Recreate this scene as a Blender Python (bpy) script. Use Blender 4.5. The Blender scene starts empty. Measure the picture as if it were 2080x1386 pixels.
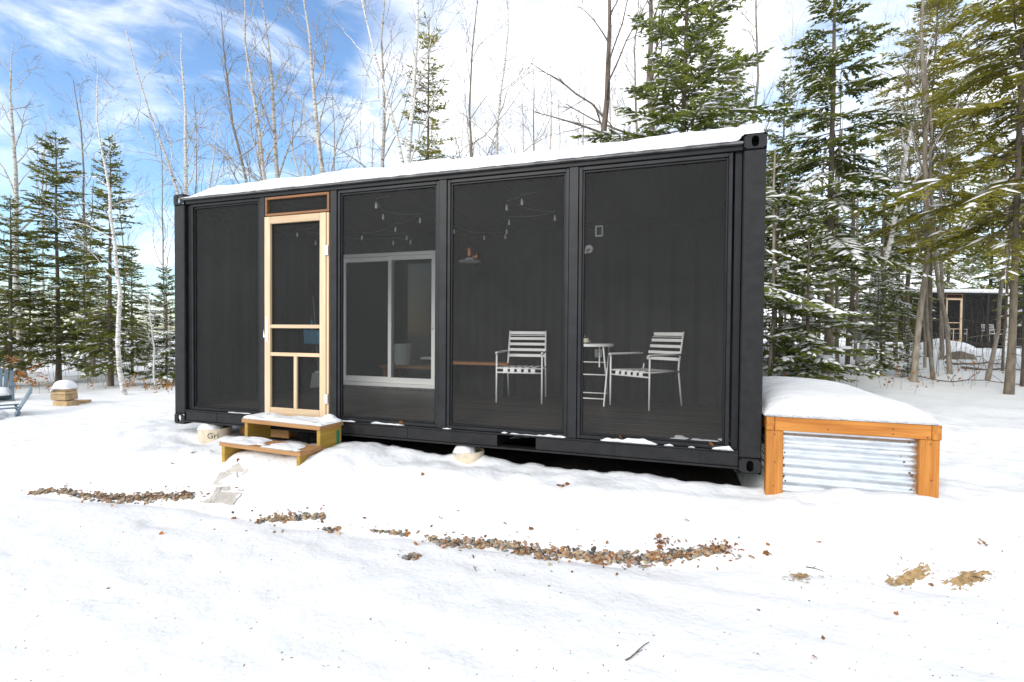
import bpy, math, random
import numpy as np
from mathutils import Matrix, Vector

sc = bpy.context.scene
COL = sc.collection

# ------------------------------------------------------------------ camera
CAM = np.array([5.4276, -4.1772, 1.0727]); YAW, PITCH, ROLL, FPX = -.31829, -.0183, .0079, 1012.0
_cy, _sy, _cp, _sp = math.cos(YAW), math.sin(YAW), math.cos(PITCH), math.sin(PITCH)
FW = np.array([_sy*_cp, _cy*_cp, _sp]); _r0 = np.array([_cy, -_sy, 0.]); _u0 = np.cross(_r0, FW)
RT = math.cos(ROLL)*_r0 + math.sin(ROLL)*_u0; UP = -math.sin(ROLL)*_r0 + math.cos(ROLL)*_u0
cd = bpy.data.cameras.new('camera'); cam = bpy.data.objects.new('camera', cd); COL.objects.link(cam)
cd.sensor_width = 36; cd.lens = FPX/2080*36; cd.clip_start = .05; cd.clip_end = 2000
M = Matrix(((RT[0], UP[0], -FW[0], CAM[0]), (RT[1], UP[1], -FW[1], CAM[1]), (RT[2], UP[2], -FW[2], CAM[2]), (0, 0, 0, 1)))
cam.matrix_world = M
sc.camera = cam

# ------------------------------------------------------------------ sky, sun, exposure
SUN_EL, SUN_AZ = math.radians(26), math.radians(200)      # azimuth from +Y clockwise
w = bpy.data.worlds.new('World'); sc.world = w; w.use_nodes = True
nt = w.node_tree; nt.nodes.clear()
def N(tree, typ, **kw):
    n = tree.nodes.new(typ)
    for k, v in kw.items():
        if k in n.inputs: n.inputs[k].default_value = v
        else: setattr(n, k, v)
    return n
L = nt.links.new
sky = N(nt, 'ShaderNodeTexSky', sky_type='NISHITA', sun_disc=False, sun_elevation=SUN_EL, sun_rotation=SUN_AZ, air_density=1.0, dust_density=.6, ozone_density=1.6)
tc = N(nt, 'ShaderNodeTexCoord')
# two noise layers on the sky direction: heaped cloud and thin streaks
mp = N(nt, 'ShaderNodeMapping'); mp.inputs['Scale'].default_value = (1.15, 1.15, 1.9); mp.inputs['Location'].default_value = (.37, .1, .05)
L(tc.outputs['Generated'], mp.inputs['Vector'])
n1 = N(nt, 'ShaderNodeTexNoise', Scale=2.1, Detail=8., Roughness=.52, Distortion=.25)
L(mp.outputs[0], n1.inputs['Vector'])
mp2 = N(nt, 'ShaderNodeMapping'); mp2.inputs['Scale'].default_value = (1.0, 1.0, 3.0); mp2.inputs['Rotation'].default_value = (.25, .35, .3)
L(tc.outputs['Generated'], mp2.inputs['Vector'])
n2 = N(nt, 'ShaderNodeTexNoise', Scale=3.0, Detail=9., Roughness=.62, Distortion=1.1)
L(mp2.outputs[0], n2.inputs['Vector'])
# cover thins out toward the clear quarter of the sky
dot = N(nt, 'ShaderNodeVectorMath', operation='DOT_PRODUCT'); 
gap = RT*(-.72)+FW*1.0+UP*.42; gap = gap/np.linalg.norm(gap); dot.inputs[1].default_value = tuple(gap)
L(tc.outputs['Generated'], dot.inputs[0])
gr = N(nt, 'ShaderNodeMapRange', interpolation_type='SMOOTHSTEP'); gr.inputs['From Min'].default_value = .80; gr.inputs['From Max'].default_value = 1.0
gr.inputs['To Min'].default_value = .13; gr.inputs['To Max'].default_value = -.11
L(dot.outputs['Value'], gr.inputs['Value'])
add = N(nt, 'ShaderNodeMath', operation='ADD'); L(n1.outputs['Fac'], add.inputs[0]); L(gr.outputs[0], add.inputs[1])
cm = N(nt, 'ShaderNodeMapRange', interpolation_type='SMOOTHSTEP'); cm.inputs['From Min'].default_value = .43; cm.inputs['From Max'].default_value = .68
L(add.outputs[0], cm.inputs['Value'])
cm2 = N(nt, 'ShaderNodeMapRange', interpolation_type='SMOOTHSTEP'); cm2.inputs['From Min'].default_value = .44; cm2.inputs['From Max'].default_value = .74
cm2.inputs['To Max'].default_value = .75
L(n2.outputs['Fac'], cm2.inputs['Value'])
mx = N(nt, 'ShaderNodeMath', operation='MAXIMUM'); L(cm.outputs[0], mx.inputs[0]); L(cm2.outputs[0], mx.inputs[1])
# cloud body: white with soft grey undersides
n3 = N(nt, 'ShaderNodeTexNoise', Scale=5.0, Detail=5., Roughness=.55); L(mp.outputs[0], n3.inputs['Vector'])
cr = N(nt, 'ShaderNodeValToRGB'); cr.color_ramp.elements[0].position = .32; cr.color_ramp.elements[0].color = (3.9, 4.2, 4.8, 1)
cr.color_ramp.elements[1].position = .55; cr.color_ramp.elements[1].color = (7.6, 7.7, 7.8, 1)
L(n3.outputs['Fac'], cr.inputs['Fac'])
tint = N(nt, 'ShaderNodeMix', data_type='RGBA', blend_type='MULTIPLY'); tint.inputs[0].default_value = 1; tint.inputs[7].default_value = (.95, 1.08, 1.2, 1)
L(sky.outputs[0], tint.inputs[6])
mix = N(nt, 'ShaderNodeMix', data_type='RGBA'); L(mx.outputs[0], mix.inputs[0]); L(tint.outputs[2], mix.inputs[6]); L(cr.outputs[0], mix.inputs[7])
bg = N(nt, 'ShaderNodeBackground', Strength=.13); L(mix.outputs[2], bg.inputs['Color'])
wo = N(nt, 'ShaderNodeOutputWorld'); L(bg.outputs[0], wo.inputs['Surface'])

sl = bpy.data.lights.new('sun', 'SUN'); sl.energy = 1.4; sl.angle = math.radians(25); sl.color = (1, .96, .9)
so = bpy.data.objects.new('sun', sl); COL.objects.link(so)
_d = Vector((math.sin(SUN_AZ)*math.cos(SUN_EL), math.cos(SUN_AZ)*math.cos(SUN_EL), math.sin(SUN_EL)))
so.rotation_euler = _d.to_track_quat('Z', 'Y').to_euler(); so.location = (0, -10, 20)
vs = sc.view_settings; vs.view_transform = 'Standard'; vs.look = 'None'; vs.gamma = 1; vs.use_curve_mapping = False
vs.exposure = .90
sc.cycles.max_bounces = 8; sc.cycles.diffuse_bounces = 5; sc.cycles.transparent_max_bounces = 16; sc.cycles.use_denoising = True
sc.cycles.caustics_reflective = False; sc.cycles.caustics_refractive = False

# ------------------------------------------------------------------ helpers
R = random.Random(11); RG = np.random.default_rng(11)
def ray(px, py): return FW + RT*(px-1040)/FPX - UP*(py-693)/FPX
def at(px, py, D): return CAM + ray(px, py)*D
def sstep(a, b, x): t = np.clip((x-a)/(b-a), 0, 1); return t*t*(3-2*t)
_tab = np.random.default_rng(5).random((256, 256))
def vnoise(x, y):
    x = np.asarray(x, float); y = np.asarray(y, float)
    xi = np.floor(x).astype(int); yi = np.floor(y).astype(int); fx = x-xi; fy = y-yi
    fx = fx*fx*(3-2*fx); fy = fy*fy*(3-2*fy)
    a = _tab[xi & 255, yi & 255]; b = _tab[(xi+1) & 255, yi & 255]; c = _tab[xi & 255, (yi+1) & 255]; d = _tab[(xi+1) & 255, (yi+1) & 255]
    return (a*(1-fx)+b*fx)*(1-fy)+(c*(1-fx)+d*fx)*fy-.5
def fbm(x, y, o=4):
    s = 0; a = 1.
    for k in range(o): s = s+a*vnoise(x*2**k+17.3*k, y*2**k+9.1*k); a *= .5
    return s
EX = [-40, -6, 0., 1., 2.5, 3.6, 4.4, 5.0, 5.5, 5.9, 6.8, 7.1, 9, 14, 60]
EY = [-2.2, -1.7, -1.2, -1.02, -1.0, -.95, -.86, -.83, -.70, -.68, -.80, -.82, -.7, -.2, 3]
def edge(x): return np.interp(x, EX, EY)
_fr = random.Random(3)
FEET = [(1.1+.30*k+_fr.uniform(-.06, .06)+.10*(k % 2), -1.0-.17*k+_fr.uniform(-.05, .05)-.16*(k % 2), -.5+_fr.uniform(-.3, .3), _fr.uniform(.02, .035)) for k in range(5)]+[(_fr.uniform(-.5, 7.6), _fr.uniform(-2.4, -1.1), _fr.uniform(0, 3.1), _fr.uniform(.008, .016)) for k in range(12)]+[(_fr.uniform(-2.4, .3), _fr.uniform(-.9, .6), _fr.uniform(0, 3.1), _fr.uniform(.03, .06)) for k in range(7)]
def ground(x, y):
    x = np.asarray(x, float); y = np.asarray(y, float)
    ye = edge(x)+.10*fbm(x*1.3, y*.3+3, 3)+.05*fbm(x*5, y*.5, 2); d = y-ye
    zp = np.interp(d, [-.12, 0, .07, .30, .55, 1.1], [-.45, -.465, -.385, -.265, -.165, -.075])
    zp = zp+.02*fbm(x*.9+5, y*.9, 2)*np.clip(d, 0, 1)
    zp = zp+(1-sstep(0, .6, d))*.12*sstep(5.4, 7.0, x)
    lw = sstep(-3.8, -.2, x); z = -.45+(zp+.45)*lw+.12*0
    z = z+.035*np.clip(y-2.5, 0, 22)*sstep(1.5, 7, x)
    z = z+.42*np.exp(-((x-6.75)/.75)**2-((y-2.3)/1.0)**2)+.12*np.exp(-((x-8)/1.2)**2-((y-3.2)/1.0)**2)
    drive = 1-sstep(-.1, .5, d)
    lump = .06*fbm(x*.8, y*.8+2, 3)+.055*fbm(x*2.7+8, y*2.7, 3)+.022*fbm(x*9, y*9, 3)
    rut = .024*fbm(x*.35+y*.12, y*3.0+x*.5, 3)+.016*fbm(x*6, y*6+3, 3)
    z = z+lump*(1-drive)+rut*drive
    far = sstep(14, 40, np.hypot(x-5, y+4)); z = z+far*.9*fbm(x*.06, y*.06, 3)
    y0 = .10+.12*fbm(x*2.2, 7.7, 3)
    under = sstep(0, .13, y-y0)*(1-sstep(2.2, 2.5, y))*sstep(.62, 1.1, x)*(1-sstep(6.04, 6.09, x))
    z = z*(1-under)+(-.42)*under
    # cleared hollow round the lower step
    hol = np.exp(-((x-1.75)/.55)**2-((y+.42)/.22)**2); z = z+.10*hol+.06*np.exp(-((x-2.40)/.32)**2-((y+.66)/.22)**2)+.085*np.exp(-((x-2.55)/.42)**2-((y+.30)/.34)**2)+.045*np.exp(-((x-6.8)/.6)**2-((y+.1)/.35)**2)
    z = z-.075*np.exp(-((x-.52)/.20)**2-((y+.10)/.16)**2)-.05*np.exp(-((x-3.66)/.2)**2-((y+.05)/.13)**2)
    for fx, fy, fa, fd in FEET:
        u = (x-fx)*math.cos(fa)+(y-fy)*math.sin(fa); v = -(x-fx)*math.sin(fa)+(y-fy)*math.cos(fa); r2 = (u/.15)**2+(v/.065)**2
        z = z+np.where(r2 < 4, -.55*fd*np.exp(-r2**2)+.08*fd*np.exp(-((r2-1.5)/.6)**2), 0)
    return z
_T = np.concatenate([np.arange(.8, 14, .05), np.arange(14, 60, .4)])
def on(px, py):
    d = ray(px, py); Q = CAM+d[None]*_T[:, None]; h = Q[:, 2]-ground(Q[:, 0], Q[:, 1]); i = int(np.argmax(h < 0)); lo, hi = _T[max(i-1, 0)], _T[i]
    t2 = np.linspace(lo, hi, 60); Q = CAM+d[None]*t2[:, None]; g_ = ground(Q[:, 0], Q[:, 1]); j = int(np.argmax(Q[:, 2]-g_ < 0)); q = Q[j]; q[2] = g_[j]; return q
def gp(px, D):
    q = at(px, 670, D); return np.array([q[0], q[1], float(ground(q[0], q[1]))])

MATS = {}
def mat(name, col, rough=.6, metal=0., var=0., scale=20., stretch=None, bump=0., bscale=60., col2=None, spec=.5, coat=0., ramp=(.35, .65), objrand=0.):
    m = bpy.data.materials.new(name); m.use_nodes = True; t = m.node_tree; b = t.nodes['Principled BSDF']; l = t.links.new
    b.inputs['Roughness'].default_value = rough; b.inputs['Metallic'].default_value = metal
    b.inputs['Specular IOR Level'].default_value = spec; b.inputs['Coat Weight'].default_value = coat
    b.inputs['Base Color'].default_value = (*col, 1)
    tcn = N(t, 'ShaderNodeTexCoord'); mpn = N(t, 'ShaderNodeMapping')
    if stretch: mpn.inputs['Scale'].default_value = stretch
    l(tcn.outputs['Object'], mpn.inputs['Vector']); src = None
    if objrand:
        oi = N(t, 'ShaderNodeObjectInfo'); ml = N(t, 'ShaderNodeVectorMath', operation='SCALE'); ml.inputs[0].default_value = (37, 21, 53)
        l(oi.outputs['Random'], ml.inputs['Scale']); l(ml.outputs[0], mpn.inputs['Location'])
    if col2 is not None or var:
        n = N(t, 'ShaderNodeTexNoise', Scale=scale, Detail=6., Roughness=.6); l(mpn.outputs[0], n.inputs['Vector'])
        r = N(t, 'ShaderNodeValToRGB'); e = r.color_ramp.elements; e[0].position, e[1].position = ramp
        c2 = col2 if col2 is not None else tuple(min(1, c*(1+var)) for c in col); c1 = col if col2 is not None else tuple(c*(1-var) for c in col)
        e[0].color = (*c1, 1); e[1].color = (*c2, 1); l(n.outputs['Fac'], r.inputs['Fac']); src = r.outputs[0]
        if objrand:
            hs = N(t, 'ShaderNodeHueSaturation'); mr = N(t, 'ShaderNodeMapRange'); mr.inputs['To Min'].default_value = 1-objrand; mr.inputs['To Max'].default_value = 1+objrand
            l(oi.outputs['Random'], mr.inputs['Value']); l(mr.outputs[0], hs.inputs['Value']); l(src, hs.inputs['Color']); src = hs.outputs[0]
        l(src, b.inputs['Base Color'])
    if bump:
        n = N(t, 'ShaderNodeTexNoise', Scale=bscale, Detail=5.); l(mpn.outputs[0], n.inputs['Vector'])
        bp = N(t, 'ShaderNodeBump', Strength=bump); bp.inputs['Distance'].default_value = .02; l(n.outputs['Fac'], bp.inputs['Height']); l(bp.outputs[0], b.inputs['Normal'])
    MATS[name] = m; return m

def leafmat(name, c1, c2, scale, trans=.3, objrand=.15):
    m = mat(name, c1, .75, 0, 0, scale, None, 0, 60, c2, .25, objrand=objrand); t = m.node_tree; b = t.nodes['Principled BSDF']
    tr = N(t, 'ShaderNodeBsdfTranslucent'); mixn = N(t, 'ShaderNodeMixShader', Fac=trans); out = t.nodes['Material Output']
    src = b.inputs['Base Color'].links[0].from_socket; t.links.new(src, tr.inputs['Color'])
    t.links.new(b.outputs[0], mixn.inputs[1]); t.links.new(tr.outputs[0], mixn.inputs[2]); t.links.new(mixn.outputs[0], out.inputs['Surface']); return m

SNOW = mat('snow', (.685, .69, .695), .65, 0, 0, 3.0, None, .4, 24, (.725, .73, .735), .2)
SNOWB = mat('branch_snow', (.74, .75, .77), .6, spec=.2)
PAINT = mat('charcoal_paint', (.0078, .0078, .0088), .5, 0, 0, 11.0, None, .12, 140, (.022, .022, .023), spec=.22, ramp=(.35, 1.0))
PAINTD = mat('black_frame_paint', (.006, .0065, .008), .45, 0, .4, 8.0, None, .04, 90, spec=.22)
PAINTL = mat('slate_frame_paint', (.0095, .0105, .0125), .45, 0, .4, 7.0, None, .06, 90, spec=.25)
EDGE = mat('grey_roof_flashing', (.10, .10, .10), .55, .3, .4, 9., None, .05)
INNER = mat('wall_black_paint', (.0125, .0125, .0125), .7, 0, .3, 3., spec=.15)
CEIL = mat('ceiling_black_paint', (.008, .008, .008), .8, spec=.1)
FLOORM = mat('dark_stained_board', (.022, .017, .015), .5, 0, 0, 6., (1, 14, 14), .15, 40, (.036, .029, .026), objrand=.25)
def wood(name, c1, c2, axis, objrand=.12, **k):
    s = [22, 22, 22]; s[axis] = 1.3
    return mat(name, c1, .6, 0, 0, 1.6, tuple(s), .15, 3., c2, .3, objrand=objrand, ramp=(.3, .7), **k)
PINE = {a: wood('pine_'+'xyz'[a], (.47, .335, .20), (.58, .445, .30), a) for a in range(3)}
RED = {a: wood('cedar_'+'xyz'[a], (.17, .075, .03), (.26, .125, .055), a) for a in range(3)}
TREAT = {a: wood('treated_'+'xyz'[a], (.27, .155, .022), (.40, .26, .05), a) for a in range(3)}
TREAD = {a: wood('tread_'+'xyz'[a], (.30, .145, .05), (.42, .23, .10), a) for a in range(3)}
ORNG = {a: wood('stained_'+'xyz'[a], (.27, .088, .012), (.47, .20, .04), a) for a in range(3)}
BENCH = wood('bench_wood', (.20, .085, .03), (.33, .16, .065), 0)
WHITE = mat('white_metal_paint', (.90, .90, .88), .4, 0, .02, 30)
VINYL = mat('white_vinyl', (.90, .90, .88), .35)
PLASTIC = mat('white_plastic', (.88, .88, .87), .4)
BLUE = mat('blue_plastic', (.10, .30, .45), .4)
COPPER = mat('copper', (.62, .25, .12), .28, 1., .15, 30)
BRIST = mat('pale_bristle', (.45, .46, .46), .8, 0, .25, 90)
WIRE = mat('wire_black', (.02, .02, .02), .5)
WIREP = mat('wire_pale', (.22, .22, .21), .5)
STEEL = mat('hinge_steel', (.55, .55, .55), .4, .9)
GALV = mat('galvanised_steel', (.62, .66, .70), .27, .85, .16, 7., (1, 1, 5), .05, 30)
RUST = mat('steel_dirt', (.10, .05, .02), .9)
CONC = mat('cardboard_form_tube', (.55, .47, .35), .8, 0, .18, 12, None, .15, 60)
INK = mat('dark_ink', (.05, .045, .04), .8)
GREEN = mat('green_tag', (.02, .19, .10), .4)
STONE = mat('paver_stone', (.40, .37, .33), .85, 0, .2, 9, None, .3, 50, objrand=.15)
BLOCK = mat('tan_block', (.40, .28, .15), .85, 0, .25, 8, None, .35, 40, objrand=.15)
CHAIRB = mat('blue_grey_resin', (.11, .16, .20), .5, 0, .1, 10)
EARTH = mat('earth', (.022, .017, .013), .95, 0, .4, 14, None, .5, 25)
EARTHW = mat('wet_dirt', (.10, .072, .048), .85, 0, .6, 40, None, .6, 60)
STRAW = mat('straw', (.30, .20, .085), .9, 0, .5, 20)
SAND = mat('tan_sand', (.30, .20, .095), .95, 0, .35, 45, None, .4, 90)
CANDLE = mat('cream_wax', (.75, .68, .52), .6)
DARKROOM = mat('room_wall', (.05, .05, .045), .8)
PALE_FORM = mat('pale_form_grey', (.55, .58, .60), .9)
BARKF = mat('fir_bark', (.085, .068, .050), .9, 0, 0, 9., (2, 2, .6), .5, 30, (.15, .125, .09), objrand=.2)
BARKG = mat('grey_bark', (.13, .105, .08), .9, 0, 0, 7., (3, 3, .7), .5, 30, (.26, .23, .185), objrand=.2)
BARKD = mat('dark_bark', (.055, .042, .034), .9, 0, 0, 6., (3, 3, .6), .5, 30, (.17, .135, .11), objrand=.2)
def birchmat():
    m = mat('birch_bark', (.58, .565, .53), .8, 0, 0, 3.2, (2.2, 2.2, 9), .3, 20, (.10, .085, .07), objrand=.1, ramp=(.50, .66)); return m
BIRCH = birchmat()
PALEB = mat('pale_aspen_bark', (.44, .42, .385), .85, 0, 0, 3.0, (2.2, 2.2, 7), .3, 20, (.16, .125, .09), objrand=.15, ramp=(.45, .66))
TWIG = mat('twig_bark', (.10, .07, .05), .9, 0, .3, 5)
TWIGP = mat('pale_twig', (.23, .20, .17), .9, 0, .3, 5)
NEED_A = leafmat('fir_needles_green', (.105, .150, .024), (.27, .29, .062), 2.2, .55)
NEED_B = leafmat('fir_needles_olive', (.17, .165, .026), (.36, .33, .06), 1.8, .55)
NEED_C = leafmat('spruce_needles', (.095, .122, .024), (.235, .235, .052), 1.8, .53)
LEAFB = leafmat('dead_leaf_brown', (.15, .06, .018), (.36, .155, .045), 25, .2, .35)
LEAFO = leafmat('beech_leaf_orange', (.36, .14, .03), (.50, .24, .06), 10, .3)
PEB = {'grey': mat('pebble_grey', (.22, .215, .195), .8, 0, .35, 30, None, .2, objrand=.3), 'tan': mat('pebble_tan', (.34, .26, .165), .8, 0, .3, 30, None, .2, objrand=.3),
       'pink': mat('pebble_pink', (.33, .215, .145), .8, 0, .3, 30, None, .2, objrand=.25), 'brown': mat('pebble_brown', (.27, .135, .055), .8, 0, .35, 30, None, .2, objrand=.3),
       'dark': mat('pebble_dark', (.055, .06, .062), .8, 0, .4, 30, None, .2, objrand=.3)}
def screenmat():
    m = bpy.data.materials.new('insect_screen'); m.use_nodes = True; t = m.node_tree; l = t.links.new; b = t.nodes['Principled BSDF']
    b.inputs['Base Color'].default_value = (.060, .061, .059, 1); b.inputs['Roughness'].default_value = .6; b.inputs['Specular IOR Level'].default_value = .3
    tcn = N(t, 'ShaderNodeTexCoord')
    n = N(t, 'ShaderNodeTexNoise', Scale=1.6, Detail=3.); l(tcn.outputs['Object'], n.inputs['Vector'])
    mpn = N(t, 'ShaderNodeMapping'); mpn.inputs['Scale'].default_value = (260, 1, 3); l(tcn.outputs['Object'], mpn.inputs['Vector'])
    nw = N(t, 'ShaderNodeTexNoise', Scale=1., Detail=2.); l(mpn.outputs[0], nw.inputs['Vector'])
    mpz = N(t, 'ShaderNodeMapping'); mpz.inputs['Scale'].default_value = (3, 1, 260); l(tcn.outputs['Object'], mpz.inputs['Vector'])
    nz = N(t, 'ShaderNodeTexNoise', Scale=1., Detail=2.); l(mpz.outputs[0], nz.inputs['Vector'])
    a1 = N(t, 'ShaderNodeMath', operation='ADD'); l(nw.outputs['Fac'], a1.inputs[0]); l(nz.outputs['Fac'], a1.inputs[1])
    mr = N(t, 'ShaderNodeMapRange'); mr.inputs['From Min'].default_value = .3; mr.inputs['From Max'].default_value = .7; mr.inputs['To Min'].default_value = .21; mr.inputs['To Max'].default_value = .25
    l(n.outputs['Fac'], mr.inputs['Value'])
    tr = N(t, 'ShaderNodeBsdfTransparent'); mixn = N(t, 'ShaderNodeMixShader'); l(mr.outputs[0], mixn.inputs[0]); l(tr.outputs[0], mixn.inputs[1]); l(b.outputs[0], mixn.inputs[2])
    l(mixn.outputs[0], t.nodes['Material Output'].inputs['Surface']); return m
SCREEN = screenmat()
def glassmat(name, tint, base=.04):
    m = bpy.data.materials.new(name); m.use_nodes = True; t = m.node_tree; l = t.links.new; t.nodes.remove(t.nodes['Principled BSDF'])
    tr = N(t, 'ShaderNodeBsdfTransparent', Color=(*tint, 1)); gl = N(t, 'ShaderNodeBsdfGlossy', Roughness=.02); fr = N(t, 'ShaderNodeFresnel', IOR=1.22)
    mixn = N(t, 'ShaderNodeMixShader'); l(fr.outputs[0], mixn.inputs[0]); l(tr.outputs[0], mixn.inputs[1]); l(gl.outputs[0], mixn.inputs[2])
    l(mixn.outputs[0], t.nodes['Material Output'].inputs['Surface']); return m
GLASS = glassmat('window_glass', (.85, .88, .86)); BULBG = glassmat('bulb_glass', (.95, .95, .95))

class MB:
    def __init__(s): s.v = []; s.f = []
    def add(s, vs, fs):
        o = len(s.v); s.v.extend([tuple(map(float, q)) for q in vs]); s.f.extend([tuple(i+o for i in f) for f in fs]); return s
    def box(s, x0, x1, y0, y1, z0, z1):
        return s.add([(x0, y0, z0), (x1, y0, z0), (x1, y1, z0), (x0, y1, z0), (x0, y0, z1), (x1, y0, z1), (x1, y1, z1), (x0, y1, z1)],
                     [(0, 3, 2, 1), (4, 5, 6, 7), (0, 1, 5, 4), (1, 2, 6, 5), (2, 3, 7, 6), (3, 0, 4, 7)])
    def tube(s, pts, rad, n=8, cap=True):
        P = [Vector(p) for p in pts]; rs = rad if hasattr(rad, '__len__') else [rad]*len(P); vs = []; fs = []
        ref = None
        for i, p in enumerate(P):
            d = (P[min(i+1, len(P)-1)]-P[max(i-1, 0)]).normalized()
            if ref is None: ref = Vector((0, 0, 1)) if abs(d.z) < .9 else Vector((1, 0, 0))
            a = d.cross(ref).normalized(); b = d.cross(a); ref = -b if abs(d.dot(ref)) > .98 else ref
            for k in range(n):
                t = 2*math.pi*k/n; vs.append(p+(a*math.cos(t)+b*math.sin(t))*rs[i])
        for i in range(len(P)-1):
            for k in range(n): fs.append((i*n+k, i*n+(k+1) % n, (i+1)*n+(k+1) % n, (i+1)*n+k))
        if cap: fs.append(tuple(range(n))[::-1]); fs.append(tuple((len(P)-1)*n+k for k in range(n)))
        return s.add(vs, fs)
    def lathe(s, prof, n=20, c=(0, 0, 0)):
        vs = []; fs = []
        for r, z in prof:
            for k in range(n): t = 2*math.pi*k/n; vs.append((c[0]+r*math.cos(t), c[1]+r*math.sin(t), c[2]+z))
        for i in range(len(prof)-1):
            for k in range(n): fs.append((i*n+k, i*n+(k+1) % n, (i+1)*n+(k+1) % n, (i+1)*n+k))
        if prof[0][0] > 1e-4: fs.append(tuple(range(n))[::-1])
        if prof[-1][0] > 1e-4: fs.append(tuple((len(prof)-1)*n+k for k in range(n)))
        return s.add(vs, fs)
    def mesh(s, name, m, smooth=False):
        me = bpy.data.meshes.new(name); me.from_pydata(s.v, [], s.f); me.update()
        if m: me.materials.append(m)
        if smooth: me.polygons.foreach_set('use_smooth', [True]*len(me.polygons))
        return me
    def build(s, name, m, parent=None, bevel=0, smooth=False):
        return obj(name, s.mesh(name, m, smooth), parent, bevel)
def obj(name, me, parent=None, bevel=0):
    o = bpy.data.objects.new(name, me); COL.objects.link(o)
    if parent: o.parent = parent
    if bevel:
        b = o.modifiers.new('bevel', 'BEVEL'); b.width = bevel; b.segments = 1; b.limit_method = 'ANGLE'
    return o
def npmesh(name, V, F, mats, smooth=False):
    me = bpy.data.meshes.new(name); k = F.shape[1]
    me.vertices.add(len(V)); me.vertices.foreach_set('co', np.asarray(V, np.float32).ravel())
    me.loops.add(F.size); me.loops.foreach_set('vertex_index', F.astype(np.int32).ravel())
    me.polygons.add(len(F)); me.polygons.foreach_set('loop_start', np.arange(0, F.size, k, dtype=np.int32))
    me.polygons.foreach_set('loop_total', np.full(len(F), k, np.int32))
    if smooth: me.polygons.foreach_set('use_smooth', np.ones(len(F), bool))
    me.update(calc_edges=True)
    for m in (mats if isinstance(mats, (list, tuple)) else [mats]): me.materials.append(m)
    return me
def empty(name, loc=(0, 0, 0), rz=0., parent=None):
    o = bpy.data.objects.new(name, None); COL.objects.link(o); o.location = loc; o.rotation_euler = (0, 0, rz); o.empty_display_size = .2
    if parent: o.parent = parent
    return o
def tag(o, label=None, cat=None, group=None, kind=None):
    if label: o['label'] = label
    if cat: o['category'] = cat
    if group: o['group'] = group
    if kind: o['kind'] = kind
    return o
def copy_tree(o, parent=None):
    c = o.copy(); COL.objects.link(c); c.parent = parent
    for ch in o.children: copy_tree(ch, c)
    return c
def shade_auto(o):
    o.data.polygons.foreach_set('use_smooth', [True]*len(o.data.polygons))

# ------------------------------------------------------------------ ground
def axis(fine0, fine1, step, lim):
    a = list(np.arange(fine0, fine1, step)); s = step; q = fine1
    while q < lim: a.append(q); s = min(s*1.12, 6); q += s
    b = []; s = step; q = fine0-step
    while q > -lim: b.append(q); s = min(s*1.12, 6); q -= s
    return np.array(b[::-1]+a)
gx = axis(-3.2, 9.6, .035, 160); gy = axis(-3.9, 3.2, .035, 160)
X, Y = np.meshgrid(gx, gy, indexing='ij'); Z = ground(X, Y)
V = np.stack([X, Y, Z], -1).reshape(-1, 3); nx, ny = X.shape
I = np.arange(nx*ny).reshape(nx, ny)
F = np.stack([I[:-1, :-1], I[1:, :-1], I[1:, 1:], I[:-1, 1:]], -1).reshape(-1, 4)
tag(obj('ground', npmesh('ground', V, F, SNOW, True)), 'white snow cover over the yard, driveway and woods', kind='structure')
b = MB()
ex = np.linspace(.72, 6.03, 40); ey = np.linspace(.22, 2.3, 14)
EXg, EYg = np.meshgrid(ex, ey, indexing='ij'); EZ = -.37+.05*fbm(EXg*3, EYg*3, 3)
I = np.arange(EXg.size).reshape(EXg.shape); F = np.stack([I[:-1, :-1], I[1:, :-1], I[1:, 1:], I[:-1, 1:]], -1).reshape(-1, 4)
tag(obj('soil', npmesh('soil', np.stack([EXg, EYg, EZ], -1).reshape(-1, 3), F, EARTH, True)), 'bare dark earth under the black container', kind='structure')

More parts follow.
